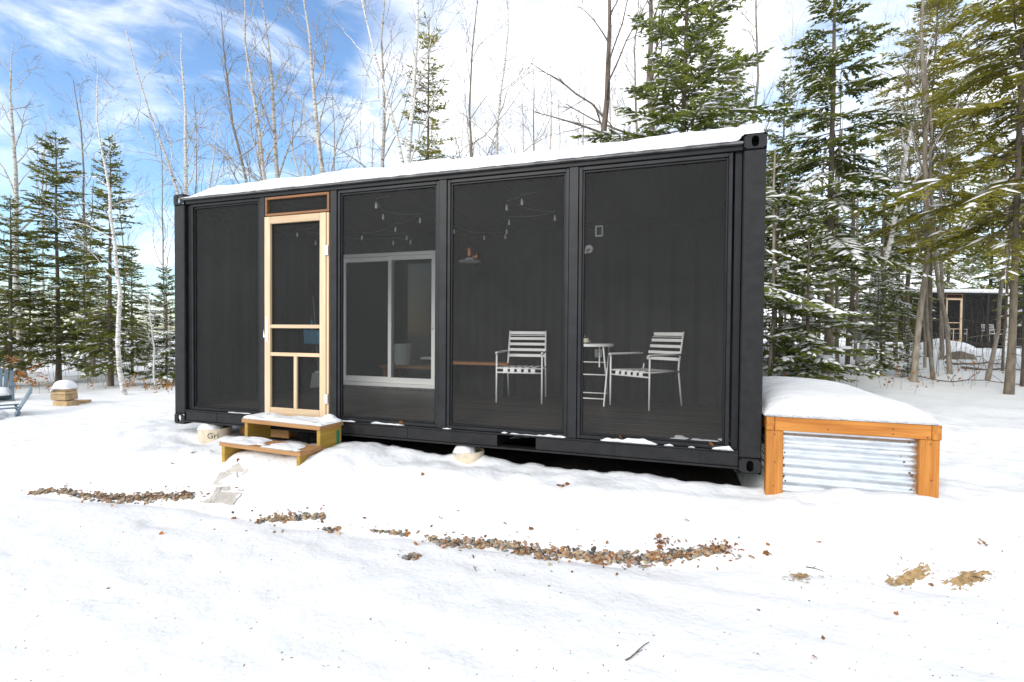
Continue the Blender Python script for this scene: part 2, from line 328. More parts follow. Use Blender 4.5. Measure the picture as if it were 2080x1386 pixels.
# ------------------------------------------------------------------ container cabin
LEN, HGT, DEP, ZF, YW = 6.058, 2.591, 2.438, .20, 2.36
def casting(parent, x0, z0, y0, sx):
    """hollow corner block: oval hole in the front face and in the outer end face"""
    W, D_, H_, t = .162, .178, .118, .012; n = 20; mb = MB()
    def ring(w_, h_, rx, rz, fn):
        o = []; i_ = []
        for k in range(n):
            a = 2*math.pi*(k+.5)/n; c, s_ = math.cos(a), math.sin(a); m_ = max(abs(c)/(w_/2), abs(s_)/(h_/2))
            o.append((c/m_, s_/m_)); e = .8; i_.append((rx*np.sign(c)*abs(c)**e, rz*np.sign(s_)*abs(s_)**e))
        vs_ = [fn(u, v, 0) for u, v in o]+[fn(u, v, 0) for u, v in i_]+[fn(u, v, t) for u, v in i_]
        fs_ = [(k, (k+1) % n, n+(k+1) % n, n+k) for k in range(n)]+[(n+k, n+(k+1) % n, 2*n+(k+1) % n, 2*n+k) for k in range(n)]
        mb.add(vs_, fs_)
    cx, cz, cyy = x0+W/2, z0+H_/2, y0+D_/2
    ring(W-.012, H_-.012, .026, .042, lambda u, v, d: (cx+u, y0+d, cz+v))
    ex_ = x0 if sx < 0 else x0+W
    ring(D_-.012, H_-.012, .040, .042, lambda u, v, d: (ex_-sx*d, cyy+u, cz+v))
    q = .006
    mb.add([(x0+q, y0, z0+q), (x0+W-q, y0, z0+q), (x0+W-q, y0, z0+H_-q), (x0+q, y0, z0+H_-q), (x0, y0+q, z0), (x0+W, y0+q, z0), (x0+W, y0+q, z0+H_), (x0, y0+q, z0+H_)],
           [(0, 4, 5, 1), (1, 5, 6, 2), (2, 6, 7, 3), (3, 7, 4, 0)])
    mb.add([(x0, y0, z0), (x0+W, y0, z0), (x0+W, y0+D_, z0), (x0, y0+D_, z0), (x0, y0, z0+H_), (x0+W, y0, z0+H_), (x0+W, y0+D_, z0+H_), (x0, y0+D_, z0+H_)],
           [(3, 2, 1, 0), (4, 5, 6, 7), (2, 3, 7, 6), (1, 2, 6, 5) if sx < 0 else (3, 0, 4, 7)])
    return mb.build('corner_casting', PAINT, parent)
def corrugated(parent, name, m, u0, u1, z0, z1, fn, per=.278, dep=.036):
    us = []; k = math.floor(u0/per)
    while k*per < u1+per:
        for a, d in ((0, 0), (.25, 0), (.5, 1), (.75, 1)): us.append((k*per+a*per, d))
        k += 1
    def prof(u):
        p_ = (u/per) % 1
        return 0 if p_ < .25 else (p_-.25)*4 if p_ < .5 else 1 if p_ < .75 else (1-p_)*4
    pts = [u0]+[u for u, _ in us if u0+1e-4 < u < u1-1e-4]+[u1]
    mb = MB(); vs_ = []
    for u in pts: d = prof(u)*dep; vs_ += [fn(u, d, z0), fn(u, d, z1)]
    mb.add(vs_, [(2*i, 2*i+2, 2*i+3, 2*i+1) for i in range(len(pts)-1)])
    return mb.build(name, m, parent)
def frame_ring(mb, x0, x1, z0, z1, wd, y0, y1):
    mb.box(x0, x0+wd, y0, y1, z0, z1); mb.box(x1-wd, x1, y0, y1, z0, z1)
    mb.box(x0+wd, x1-wd, y0, y1, z1-wd, z1); mb.box(x0+wd, x1-wd, y0, y1, z0, z0+wd)
def screen_sheet(parent, x0, x1, z0, z1, y, wr=0.):
    nx_, nz_ = 14, 24; u, v = np.meshgrid(np.linspace(0, 1, nx_), np.linspace(0, 1, nz_), indexing='ij')
    sag = np.sin(np.pi*u)*np.sin(np.pi*v)
    yy = y+sag*(.006*fbm(u*3+x0*7, v*4, 2))+wr*np.exp(-((v-.93+.10*(u-.7)**2)/.022)**2)*np.sin(np.pi*u)**.7*.012
    VV = np.stack([x0+(x1-x0)*u, yy, z0+(z1-z0)*v], -1).reshape(-1, 3); I_ = np.arange(nx_*nz_).reshape(nx_, nz_)
    FF = np.stack([I_[:-1, :-1], I_[1:, :-1], I_[1:, 1:], I_[:-1, 1:]], -1).reshape(-1, 4)
    return obj('screen_mesh', npmesh('screen_mesh', VV, FF, SCREEN, True), parent)
def screen_door(root, detail=True):
    dr = empty('screen_door', (0, 0, 0), 0, root); y0, y1 = .012, .045
    xl, xr, zb, zt, wd = 1.286, 2.064, .172, 2.262, .075
    for a, c in ((xl, xl+wd), (xr-wd, xr)): MB().box(a, c, y0, y1, zb, zt).build('stile', PINE[2], dr, .004)
    for a, c in ((zb, zb+.085), (.800, .838), (1.092, 1.130), (zt-.075, zt)): MB().box(xl+wd, xr-wd, y0+.002, y1-.002, a, c).build('rail', PINE[0], dr, .004)
    MB().box(1.662, 1.702, y0+.004, y1-.004, zb+.085, .800).build('muntin', PINE[2], dr, .003)
    screen_sheet(dr, xl+.05, xr-.05, zb+.05, zt-.05, y1+.003)
    if detail:
        h = MB(); h.tube([(xl+.035, y0-.006, .98), (xl+.035, y0-.04, 1.0), (xl+.035, y0-.045, 1.08), (xl+.035, y0-.04, 1.16), (xl+.035, y0-.006, 1.18)], .008, 6); h.box(xl+.02, xl+.05, y0-.006, y0-.0005, .95, 1.21); h.build('handle', WHITE, dr)
        for z in (1.83, .33): MB().box(xr-.012, xr+.032, y0-.008, y0-.001, z, z+.10).build('hinge', STEEL, dr)
    for a in (2.069,): MB().box(a, a+.026, .02, .07, .172, 2.262).build('door_jamb', PINE[2], root, .002)
    return dr
def cabin(name, label, loc, rz, detail=True):
    root = empty(name, loc, rz); tag(root, label, 'container cabin')
    # frame
    pz0, pz1 = (.118, HGT-.118)
    for sx, x0 in ((-1, 0.), (1, LEN-.162)):
        for z0 in (0., HGT-.118):
            if detail: casting(root, x0, z0, 0., sx)
            else: MB().box(x0, x0+.162, 0, .178, z0, z0+.118).build('corner_casting', PAINT, root)
            MB().box(x0, x0+.162, DEP-.178, DEP, z0, z0+.118).build('corner_casting', PAINT, root, .006)
        xo = x0+.004 if sx < 0 else x0+.0
        MB().box(x0+.003, x0+.160, .006, .085, pz0, pz1).build('corner_post', PAINT, root, .008)
        xi = x0+.160 if sx < 0 else x0-.055
        MB().box(xi+.001, xi+.055, .045, .09, .165, 2.48).build('door_post_channel', PAINTD, root, .004)
        MB().box(x0+.003, x0+.160, DEP-.085, DEP-.006, pz0, pz1).build('corner_post', PAINT, root, .008)
    if detail:
        for z in (2.30, 1.72, 1.10, .50): 
            MB().box(-.012, .0025, .02, .07, z-.06, z+.06).build('hinge_lug', PAINTD, root, .004)
    # top rail, flashing, base rail with fork pockets
    MB().box(.163, LEN-.163, .012, .075, 2.475, 2.515).build('top_rail', PAINTD, root, .004)
    MB().box(.17, LEN-.165, -.022, .03, 2.516, 2.534).build('roof_flashing', EDGE, root, .003)
    pk = [(1.83, 2.19), (3.914, 4.272)]
    xs = [.163, pk[0][0], pk[0][1], pk[1][0], pk[1][1], LEN-.163]
    for a, c in ((xs[0], xs[1]), (xs[2], xs[3]), (xs[4], xs[5])):
        o = MB(); o.box(a, c, .012, .05, .046, .150); o.build('base_rail', PAINT, root, .003)
    MB().box(.163, LEN-.163, .004, .09, .152, .166).build('base_rail_flange', PAINT, root, .003)
    MB().box(.163, LEN-.163, -.004, .10, .028, .044).build('base_rail_lip', PAINT, root, .003)
    for a, c in pk:
        o = MB(); o.box(a-.004, a, .052, 1.2, .046, .15); o.box(c, c+.004, .052, 1.2, .046, .15); o.box(a, c, .09, 1.2, .140, .150); o.build('fork_pocket', PAINTD, root)
    if detail:
        for x in (.62, 1.02, 3.0, 4.95, 5.62): MB().box(x, x+.005, .009, .0118, .05, .148).build('weld_seam', PAINTD, root)
    # shell
    MB().box(.06, LEN-.06, .10, YW, .16, .178).build('floor_pan', PAINTD, root)
    bw = .145; k = 0
    y = .105
    while y < YW-.02:
        MB().box(.07, LEN-.07, y, min(y+bw-.004, YW-.01), .180, ZF+(.0008*((k*7) % 3))).build('floor_board', FLOORM, root, .002); y += bw; k += 1
    corrugated(root, 'roof_panel', CEIL, .163, LEN-.163, .08, DEP-.05, lambda u, d, z: (u, z, 2.47+d*.8))
    MB().box(.165, LEN-.165, .04, DEP-.05, 2.509, 2.515).build('roof_skin', EDGE, root)
    MB().box(.163, LEN-.163, YW-.02, DEP, 2.43, 2.508).build('rear_top_rail', CEIL, root)
    for xa in (.045, LEN-.172): MB().box(xa, xa+.127, .09, YW-.021, 2.43, 2.508).build('end_top_rail', CEIL, root)
    dx0, dx1, dz1 = .40, 2.14, 2.245
    corrugated(root, 'rear_wall_panel', INNER, .06, dx0, ZF-.02, 2.47, lambda u, d, z: (u, YW+d, z))
    corrugated(root, 'rear_wall_panel', INNER, dx1, LEN-.06, ZF-.02, 2.47, lambda u, d, z: (u, YW+d, z))
    corrugated(root, 'rear_wall_panel', INNER, dx0, dx1, dz1, 2.47, lambda u, d, z: (u, YW+d, z))
    corrugated(root, 'end_wall_panel', INNER, .09, DEP-.09, .15, 2.47, lambda u, d, z: (.045+d, u, z))
    corrugated(root, 'end_wall_panel', INNER, .09, DEP-.09, .15, 2.47, lambda u, d, z: (LEN-.045-d, u, z))
    # mullions
    ms = [(1.222, 1.284), (2.114, 2.190), (3.322, 3.400), (4.548, 4.626)]
    for a, c in ms: MB().box(a, c, .018, .075, .167, 2.474).build('mullion', PAINTL, root, .003)
    # screen frames
    bays = [(.232, 1.219), (2.193, 3.319), (3.403, 4.545), (4.629, 5.828)]
    for i, (a, c) in enumerate(bays):
        fr = MB(); frame_ring(fr, a, c, .169, 2.472, .030, .030, .070)
        f2 = fr.build('screen_frame', PAINTL if i else PAINTD, root, .003)
        st = MB(); frame_ring(st, a+.031, c-.031, .2005, 2.4405, .016, .044, .066); st.build('spline_trim', PAINTD, f2, .002)
        screen_sheet(f2, a+.045, c-.045, .215, 2.427, .058, 1.0 if i == 0 and detail else 0.)
    tr = MB(); frame_ring(tr, 1.287, 2.096, 2.272, 2.468, .024, .022, .060); t2 = tr.build('transom_frame', RED[0], root, .002)
    screen_sheet(t2, 1.306, 2.078, 2.292, 2.45, .050)
    screen_door(root, detail)
    # sliding glass door in the rear wall
    sd = empty('sliding_door', (0, 0, 0), 0, root)
    fr = MB(); frame_ring(fr, dx0+.002, dx1-.002, ZF+.035, dz1-.002, .05, YW-.03, YW+.09); fr.build('door_frame', VINYL, sd, .003)
    MB().box(dx0+.004, dx1-.004, YW-.05, YW+.08, ZF+.003, ZF+.034).build('door_sill', EDGE, sd, .002)
    mid = (dx0+dx1)/2+.06
    for a, c, yo in ((dx0+.054, mid+.03, .052), (mid-.03, dx1-.054, .005)):
        sa = MB(); z0, z1 = ZF+.088, dz1-.054; w_ = .058; sa.box(a, a+w_, YW+yo, YW+yo+.035, z0, z1); sa.box(c-w_, c, YW+yo, YW+yo+.035, z0, z1)
        sa.box(a+w_, c-w_, YW+yo, YW+yo+.035, z1-.06, z1); sa.box(a+w_, c-w_, YW+yo, YW+yo+.035, z0, z0+.085); sa.build('sash', VINYL, sd, .003)
        MB().box(a+w_-.005, c-w_+.005, YW+yo+.015, YW+yo+.019, z0+.08, z1-.055).build('glass_pane', GLASS, sd)
    MB().tube([(dx1-.085, YW+.004, 1.10), (dx1-.085, YW-.035, 1.11), (dx1-.085, YW-.04, 1.19), (dx1-.085, YW-.035, 1.27), (dx1-.085, YW+.004, 1.28)], .010, 8).build('handle', WHITE, sd, smooth=True)
    # room behind the glass door
    o = MB(); x0, x1, y0, y1, z0, z1 = .02, LEN-.02, YW+.10, YW+2.3, ZF-.02, 2.47
    vs_ = [(x0, y0, z0), (x1, y0, z0), (x1, y1, z0), (x0, y1, z0), (x0, y0, z1), (x1, y0, z1), (x1, y1, z1), (x0, y1, z1)]
    o.add(vs_, [(0, 1, 2, 3), (7, 6, 5, 4), (2, 6, 7, 3), (3, 7, 4, 0), (1, 5, 6, 2)]); o.build('rear_room', DARKROOM, root)
    return root
main = cabin('container_cabin', 'large charcoal shipping container cabin with four tall black screens and pale wood door', (0, 0, 0), 0)

def snow_slab(name, x0, x1, y0, y1, res, base, thick, label, parent=None, cat=None, cull=.004, m=None):
    ax = np.linspace(x0, x1, max(4, int((x1-x0)/res)+1)); ay = np.linspace(y0, y1, max(4, int((y1-y0)/res)+1))
    XX, YY = np.meshgrid(ax, ay, indexing='ij'); T = thick(XX, YY); B = base(XX, YY)+np.zeros_like(XX); keep = T > cull
    ZT = B+np.maximum(T, 0); n_ = XX.size; I_ = np.arange(n_).reshape(XX.shape)
    cell = keep[:-1, :-1] | keep[1:, :-1] | keep[1:, 1:] | keep[:-1, 1:]
    q = np.stack([I_[:-1, :-1], I_[1:, :-1], I_[1:, 1:], I_[:-1, 1:]], -1)
    FT = q[cell]; FB = FT[:, ::-1]+n_; sk = []
    c = np.pad(cell, 1)
    for di, dj, e in ((0, -1, (0, 1)), (1, 0, (1, 2)), (0, 1, (2, 3)), (-1, 0, (3, 0))):
        nb = c[1+di:c.shape[0]-1+di, 1+dj:c.shape[1]-1+dj]; bq = q[cell & ~nb]
        if len(bq): sk.append(np.stack([bq[:, e[1]], bq[:, e[0]], bq[:, e[0]]+n_, bq[:, e[1]]+n_], -1))
    FF = np.concatenate([FT, FB]+sk)
    VV = np.concatenate([np.stack([XX, YY, ZT], -1).reshape(-1, 3), np.stack([XX, YY, B+.0005], -1).reshape(-1, 3)])
    us, inv = np.unique(FF, return_inverse=True); me = npmesh(name, VV[us], inv.reshape(FF.shape), m or SNOW, True)
    o = obj(name, me, parent)
    if not parent: tag(o, label, cat, kind='stuff')
    return o
def roof_t(x, y):
    d = y+.024+.016*fbm(x*5, y*2, 3)
    lip = np.clip(d/.03, 0, 1)**.5*(.036+.020*fbm(x*4, y*6+3, 3))
    notch = np.exp(-((d-.045-.02*fbm(x*1.1, 3.3, 2))/.014)**2)*np.clip(.12+1.4*fbm(x*1.7+2, 1.3, 3), 0, 1)
    up = sstep(.03, .16, d)*(.125+.03*fbm(x*1.2, y*1.2, 3))
    e = np.minimum(np.clip((x-.10)/.10, 0, 1), np.clip((LEN+.005-x)/.035, 0, 1))**.5
    ri = np.clip((x-.02)/.5, .35, 1)
    return (lip*(1-1.3*notch)+up*ri)*e+.004*fbm(x*22, y*22, 2)*e
snow_slab('roof_snow', .10, LEN+.005, -.03, DEP, .022, lambda x, y: 2.535+.058*sstep(LEN-.21, LEN-.16, x)+.0*y, lambda x, y: roof_t(x, y)-.045*sstep(LEN-.23, LEN-.15, x), 'thick white snow blanket lying on the charcoal container roof')
# drifts of snow on the sill and step edges
def strip(name, label, x0, x1, z, y0, y1, h, cov, seed):
    return snow_slab(name, x0, x1, y0, y1, .008, lambda x, y: z+0*x, lambda x, y: h*np.clip(1.6*fbm(x*6+seed, y*9+seed, 3)+cov, 0, 1)*np.clip((y-y0)/.02, 0, 1)**.5*np.clip(np.minimum(x-x0, x1-x)/.03, 0, 1), label)
strip('sill_snow', 'thin snow on the sill under the first tall screen left of the door', .70, 1.21, .2005-.034, .006, .032, .016, .10, 3)
strip('sill_snow', 'thin broken snow on the sill below the screen right of the door', 2.16, 3.0, .1665, .003, .032, .022, .12, 9)
strip('sill_snow', 'ragged snow on the sill below the screen behind the first white chair', 3.36, 4.60, .1665, .002, .034, .040, .20, 14)
strip('sill_snow', 'ragged snow on the sill below the rightmost large screen', 4.63, 5.86, .1665, .002, .034, .042, .28, 21)
snow_slab('drifted_snow', 5.15, 5.85, .11, .42, .012, lambda x, y: ZF+.004+0*x, lambda x, y: .02*np.clip(.25+.9*fbm(x*4, y*4, 3)-((x-5.6)/.42)**2*.6-((y-.15)/.25)**2*.5, 0, 1), 'dusting of blown snow on the dark floor inside the rightmost screen')

# ------------------------------------------------------------------ furniture behind the screens
def chair_proto():
    c = empty('slatted_armchair'); r = .011
    for s in (-1, 1):
        MB().tube([(s*.28, -.33, 0), (s*.28, -.33, .605)], r, 8).build('front_leg', WHITE, c, smooth=True)
        MB().tube([(s*.255, .34, 0), (s*.255, .265, .42), (s*.25, .28, .50), (s*.245, .375, .885)], r, 8).build('rear_leg', WHITE, c, smooth=True)
        MB().tube([(s*.28, -.36, .608), (s*.28, -.34, .615), (s*.275, .10, .617), (s*.262, .36, .615)], [.014, .014, .013, .011], 8).build('armrest', WHITE, c, smooth=True)
        MB().tube([(s*.28, -.33, .425), (s*.262, .27, .415)], .009, 6).build('seat_rail', WHITE, c, smooth=True)
    MB().tube([(-.27, -.33, .425), (.27, -.33, .425)], .010, 6).build('front_rail', WHITE, c, smooth=True)
    MB().tube([(-.27, -.335, .372), (.27, -.335, .372)], .010, 6).build('front_rail', WHITE, c, smooth=True)
    for k in range(5):
        x = -.17+k*.085
        p = [(-.345, .368), (-.342, .40), (-.335, .425), (-.30, .436), (-.05, .425), (.26, .418)]; o = MB(); vs_ = []
        for y, z in p: vs_ += [(x-.026, y, z), (x+.026, y, z), (x+.026, y+.003, z+.004), (x-.026, y+.003, z+.004)]
        fs_ = []
        for i in range(len(p)-1):
            for q in range(4): fs_.append((4*i+q, 4*i+(q+1) % 4, 4*i+4+(q+1) % 4, 4*i+4+q))
        o.add(vs_, fs_); o.build('seat_slat', WHITE, c)
    for z, h in ((.858, .042), (.822, .008), (.782, .036), (.708, .036), (.632, .036), (.556, .038)):
        y = .28+(z-.50)/.385*.095; o = MB(); o.box(-.238, .238, y-.006, y+.004, z-h/2, z+h/2)
        o.v = [(a, b_-.030*(1-(a/.24)**2)*0, c_) for a, b_, c_ in o.v]; o.build('back_slat', WHITE, c, .002)
    return c
ch = chair_proto(); ch.location = (3.57, 1.935, ZF+.003); ch.rotation_euler.z = math.radians(8)
tag(ch, 'white slatted metal armchair left of the round table behind the screen', 'armchair', 'white slatted armchairs')
c2 = copy_tree(ch); c2.location = (5.10, 2.00, ZF+.003); c2.rotation_euler.z = math.radians(-33.5)
tag(c2, 'white slatted metal armchair right of the round table, turned toward it', 'armchair')

t = empty('bistro_table', (4.40, 2.02, ZF+.003)); tag(t, 'small round white folding metal table with crossed legs between two armchairs', 'table')
MB().lathe([(0, .722), (.285, .722), (.29, .700), (.297, .700), (.300, .704), (.300, .728), (.296, .732), (0, .734)], 40).build('table_top', WHITE, t, smooth=False)
for s in (-1, 1):
    MB().tube([(s*.228, -.30, 0), (s*.222, .20, .702)], .010, 8).build('leg', WHITE, t, smooth=True)
    MB().tube([(s*.205, .30, 0), (s*.200, -.20, .702)], .010, 8).build('leg', WHITE, t, smooth=True)
for y, z, wd in ((-.245, .08, .226), (.235, .09, .205), (-.05, .35, .215), (.04, .50, .203)): MB().tube([(-wd, y, z), (wd, y, z)], .009, 6).build('crossbar', WHITE, t, smooth=True)
MB().box(.12, .135, .0, .02, .44, .70).build('folding_stay', WHITE, t)
g = empty('globe_candle', (4.375, 1.93, ZF+.003+.734)); tag(g, 'clear glass globe with cream candle on the round table', 'candle holder')
MB().lathe([(.035, 0.001), (.05, .008), (.068, .035), (.075, .07), (.068, .105), (.05, .132), (.034, .142)], 24).build('glass_globe', BULBG, g, smooth=True)
MB().lathe([(0, .004), (.036, .004), (.036, .062), (.030, .064), (0, .060)], 20).build('candle', CANDLE, g)
MB().tube([(0, 0, .06), (0, 0, .072)], .0015, 5).build('wick', WIRE, g)
b = empty('wooden_bench', (2.62, 2.16, ZF+.003)); tag(b, 'low brown wooden plank bench against the rear wall beside the sliding door', 'bench')
MB().box(-.36, .70, -.10, .14, .415, .455).build('seat', BENCH, b, .006)
for x in (-.26, .60): MB().box(x-.025, x+.025, -.07, .11, 0, .414).build('leg', PAINTD, b, .003)
# broom with dust pan clipped to its pole, leaning on the left end wall
bo = empty('broom', (.30, 2.05, ZF+.003)); tag(bo, 'long handled broom with pale bristles leaning inside behind the screen door', 'broom')
MB().tube([(0, 0, .22), (-.10, 0, 1.40)], .011, 8).build('broom_pole', WIREP, bo, smooth=True)
o = MB(); o.add([(-.10, -.02, .22), (.08, -.02, .25), (.08, .02, .25), (-.10, .02, .22), (-.13, -.03, 0), (.10, -.03, .02), (.10, .03, .02), (-.13, .03, 0)], [(0, 1, 2, 3), (4, 7, 6, 5), (0, 4, 5, 1), (1, 5, 6, 2), (2, 6, 7, 3), (3, 7, 4, 0)]); o.build('bristles', BRIST, bo)
MB().box(-.05, .05, -.024, .024, .225, .26).build('broom_head', PLASTIC, bo, .006)
dp = empty('dustpan', (.235, 2.02, .87)); tag(dp, 'blue plastic dustpan clipped to the broom pole behind the screen door', 'dustpan')
o = MB(); o.add([(-.14, -.05, 0), (.15, -.05, -.01), (.15, -.01, 0), (-.14, -.01, 0), (-.12, -.09, .22), (.13, -.07, .20), (.13, -.012, .20), (-.12, -.012, .22)], [(0, 3, 2, 1), (4, 5, 6, 7), (0, 1, 5, 4), (1, 2, 6, 5), (2, 3, 7, 6), (3, 0, 4, 7)]); o.build('pan', BLUE, dp, .012)
MB().tube([(0, -.03, .20), (-.01, -.03, .27), (-.012, -.028, .37)], [.026, .020, .016], 8).build('grip', BLUE, dp, smooth=True)
# wall fittings
lm = empty('wall_lamp', (2.70, YW-.002, 2.04)); tag(lm, 'copper barn wall lamp with wide white shade on the rear wall', 'wall lamp')
MB().lathe([(.150, 0), (.148, .006), (.055, .03), (.048, .055), (.045, .055), (.0, .05)], 28, (0, -.16, 0)).build('lamp_shade', WHITE, lm)
MB().lathe([(.050, .03), (.05, .05), (.042, .075), (.042, .16), (.050, .165), (.050, .18), (.02, .19), (.0, .19)], 20, (0, -.16, 0)).build('lamp_body', COPPER, lm, smooth=False)
o = MB(); o.tube([(0, -.01, .10), (.0, -.05, .12), (0, -.10, .24), (0, -.16, .25), (0, -.16, .185)], .009, 8); o.build('lamp_arm', COPPER, lm, smooth=True)
MB().lathe([(.055, 0), (.055, .015), (.03, .022), (0, .022)], 20).build('wall_plate', COPPER, lm).matrix_local = Matrix.Translation((0, -.001, .10)) @ Matrix.Rotation(math.radians(90), 4, 'X')
sw = empty('electrical_box', (4.46, YW-.003, 2.39)); tag(sw, 'small white electrical box high on the rear wall right of the middle post', 'electrical box')
fr = MB(); frame_ring(fr, -.05, .05, -.07, .07, .018, -.03, 0); fr.build('box_rim', PLASTIC, sw, .002)
MB().box(-.032, .032, -.012, -.002, -.052, .052).build('box_socket', WIRE, sw)
ca = empty('security_camera', (4.33, YW-.003, 2.165)); tag(ca, 'white round security camera on the rear wall below the electrical box', 'camera')
MB().lathe([(.055, 0), (.055, .02), (.045, .03), (.0, .034)], 24).build('camera_base', PLASTIC, ca).rotation_euler = (math.radians(90), 0, 0)
MB().tube([(0, -.03, -.01), (-.02, -.08, -.05), (-.05, -.12, -.055)], .015, 8).build('camera_arm', PLASTIC, ca, smooth=True)
o = MB(); o.tube([(-.02, -.11, -.05), (-.14, -.16, -.075)], [.026, .030], 10); o.build('camera_head', PLASTIC, ca)
ol = empty('wall_outlet', (4.464, YW-.003, .803)); tag(ol, 'white electrical outlet plate on the rear wall behind the round table', 'outlet')
MB().box(-.045, .045, -.008, 0, -.052, .052).build('outlet_plate', PLASTIC, ol, .003)
for z in (-.022, .022): MB().box(-.017, .017, -.011, -.0085, z-.016, z+.016).build('outlet_socket', BRIST, ol)
# string lights
BP = [(764, 420), (778, 443), (853, 450), (803, 468), (735, 485), (826, 485), (807, 498), (844, 497), (604, 479), (653, 466), (641, 495)]
BP2 = [(1060, 413), (1029, 424), (1127, 445), (1034, 454), (1029, 473), (1032, 486), (987, 487), (922, 472)]
bulb_me = MB().lathe([(0, -.095), (.012, -.092), (.024, -.07), (.026, -.05), (.018, -.02), (.013, 0)], 10).mesh('bulb', BULBG, True)
sock_me = MB().lathe([(.011, 0), (.011, .022), (.005, .028), (0, .028)], 10).mesh('socket', WIRE)
fil_me = MB().lathe([(0, -.085), (.016, -.080), (.014, -.04), (.010, 0), (0, .0)], 6).mesh('filament', PLASTIC)
def strand(name, pts, label, zc):
    P = []
    for px, py in pts:
        d = ray(px, py); q = CAM+d*((zc-CAM[2])/d[2]); q[1] = min(max(q[1], .14), YW-.08); P.append(q)
    root = empty(name, tuple(P[0])); tag(root, label, 'string light')
    wm = MB()
    for a, c in zip(P[:-1], P[1:]):
        ln = [a+(c-a)*s_+np.array([0, 0, .085-.10*math.sin(math.pi*s_)*min(1, np.linalg.norm(c-a)*.5)]) for s_ in np.linspace(0, 1, 7)]; wm.tube([tuple(q-P[0]) for q in ln], .0014, 4, False)
    wm.tube([tuple(P[0]*0+np.array([0, 0, .085])), (.15, .0, 2.455-P[0][2])], .0014, 4, False)
    wm.build('wire', WIREP, root)['kind'] = 'stuff'
    for q in P:
        loc = tuple(q-P[0]+np.array([0, 0, .043])); 
        for me in (bulb_me, sock_me, fil_me):
            o_ = obj(me.name, me, root); o_.location = loc; o_.scale = (.8, .8, .72)
strand('string_light', BP, 'string of clear glass bulbs hung above the sliding glass door', 2.36)
strand('string_light', BP2, 'string of clear glass bulbs hung above the copper wall lamp', 2.36)
# low table, and pale forms standing in for unclear shapes in the door glass
o = MB(); o.lathe([(.0, 0), (.13, 0), (.17, .34), (.16, .34), (.125, .01), (0, .01)], 20); o = o.build('bin', PALE_FORM, None); o.location = (1.12, 3.10, ZF+.32); tag(o, 'pale tapered form seen dimly through the right pane of the sliding door', 'bin')
o = MB(); o.box(0, .5, 0, .4, 0, .04); o = o.build('flat_form', PALE_FORM, None, .015); o.location = (1.55, 2.9, ZF+.42); tag(o, 'pale flat form seen low through the right pane of the sliding door', 'pale_form')
b = empty('low_table', (1.45, 3.0, ZF)); tag(b, 'dark low table seen dimly behind the sliding glass door', 'table')
MB().box(-.55, .65, -.25, .35, .28, .319).build('table_top', BENCH, b, .004)
for x in (-.48, .58):
    for y in (-.18, .28): MB().box(x-.025, x+.025, y-.025, y+.025, -.018, .279).build('leg', BENCH, b)

# ------------------------------------------------------------------ wooden steps, piers, pavers
s = empty('wooden_steps', (1.84, 0, 0), math.radians(-4.5)); tag(s, 'two yellow treated lumber steps with snowy treads below the screen door', 'steps')
MB().box(-.52, .50, -.335, -.02, .143, .182).build('tread', TREAD[0], s, .005)
for x in (-.50, .44): MB().box(x, x+.042, -.315, -.03, -.16, .1425).build('side_board', TREAT[1], s, .004)
MB().box(-.49, .53, -.60, -.325, -.035, .002).build('tread', TREAD[0], s, .005)
for x in (-.475, .47): MB().box(x, x+.042, -.585, -.34, -.30, -.0355).build('side_board', TREAT[1], s, .004)
MB().box(-.45, .43, -.05, -.03, -.20, -.10).build('back_board', TREAD[0], s, .004)
o = MB(); o.box(.4825, .485, -.10, -.06, -.12, .105); o.build('green_tag', GREEN, s)
def step_snow(x0, x1, y0, y1, z, cov, lab, seed, h=.022):
    o_ = snow_slab('step_snow', x0, x1, y0, y1, .012, lambda x, y: z+0*x, lambda x, y: h*np.clip(1.5*fbm(x*4+seed, y*6, 3)+cov, 0, 1)*np.clip(np.minimum(np.minimum(x-x0, x1-x), np.minimum(y-y0, y1-y))/.03, 0, 1)**.5+.03*np.exp(-((y-y1)/.06)**2)*np.clip((x1-x)/.05, 0, 1)*0, lab)
    o_.location = (1.84, 0, 0); o_.rotation_euler.z = math.radians(-4.5); return o_
step_snow(-.515, .495, -.33, -.025, .183, .85, 'trodden snow on the upper wooden step', 2, .03)
step_snow(-.485, .525, -.595, -.33, .003, .62, 'patchy trodden snow on the lower wooden step', 6, .024)
snow_slab('step_snow', 2.10, 2.30, -.20, -.02, .012, lambda x, y: .183+0*x, lambda x, y: .07*np.clip(1-((x-2.20)/.1)**2-((y+.10)/.09)**2, 0, 1), 'small heap of snow at the foot of the screen door')
def pier(x, y, r, zt, label, txt=None, tilt=(0, 0)):
    z0 = float(ground(x, y))-.45; h = zt-z0; p_ = empty('form_tube_pier', (x, y, z0)); p_.rotation_euler = (tilt[0], tilt[1], 0); tag(p_, label, 'pier')
    MB().lathe([(r, 0), (r, h), (r-.012, h), (r-.012, h-.02), (0, h-.02)], 40).build('form_tube', CONC, p_, smooth=False)
    if txt:
        cu = bpy.data.curves.new('lettering', 'FONT'); cu.body = txt; cu.size = .085; cu.extrude = 0; cu.resolution_u = 3; fo = bpy.data.objects.new('lettering', cu); COL.objects.link(fo)
        dg = bpy.context.evaluated_depsgraph_get(); me = bpy.data.meshes.new_from_object(fo.evaluated_get(dg)); bpy.data.objects.remove(fo)
        for v in me.vertices:
            a = -math.radians(68)+(v.co.x-.0)/r; zz = v.co.y; v.co = ((r+.0015)*math.cos(a), (r+.0015)*math.sin(a), h-.095+zz)
        me.materials.clear(); me.materials.append(INK); obj('lettering', me, p_)
    return p_
pier(.50, .10, .17, -.028, 'pale round pier under the left end of the container, printed, half capped with snow', 'Gri')
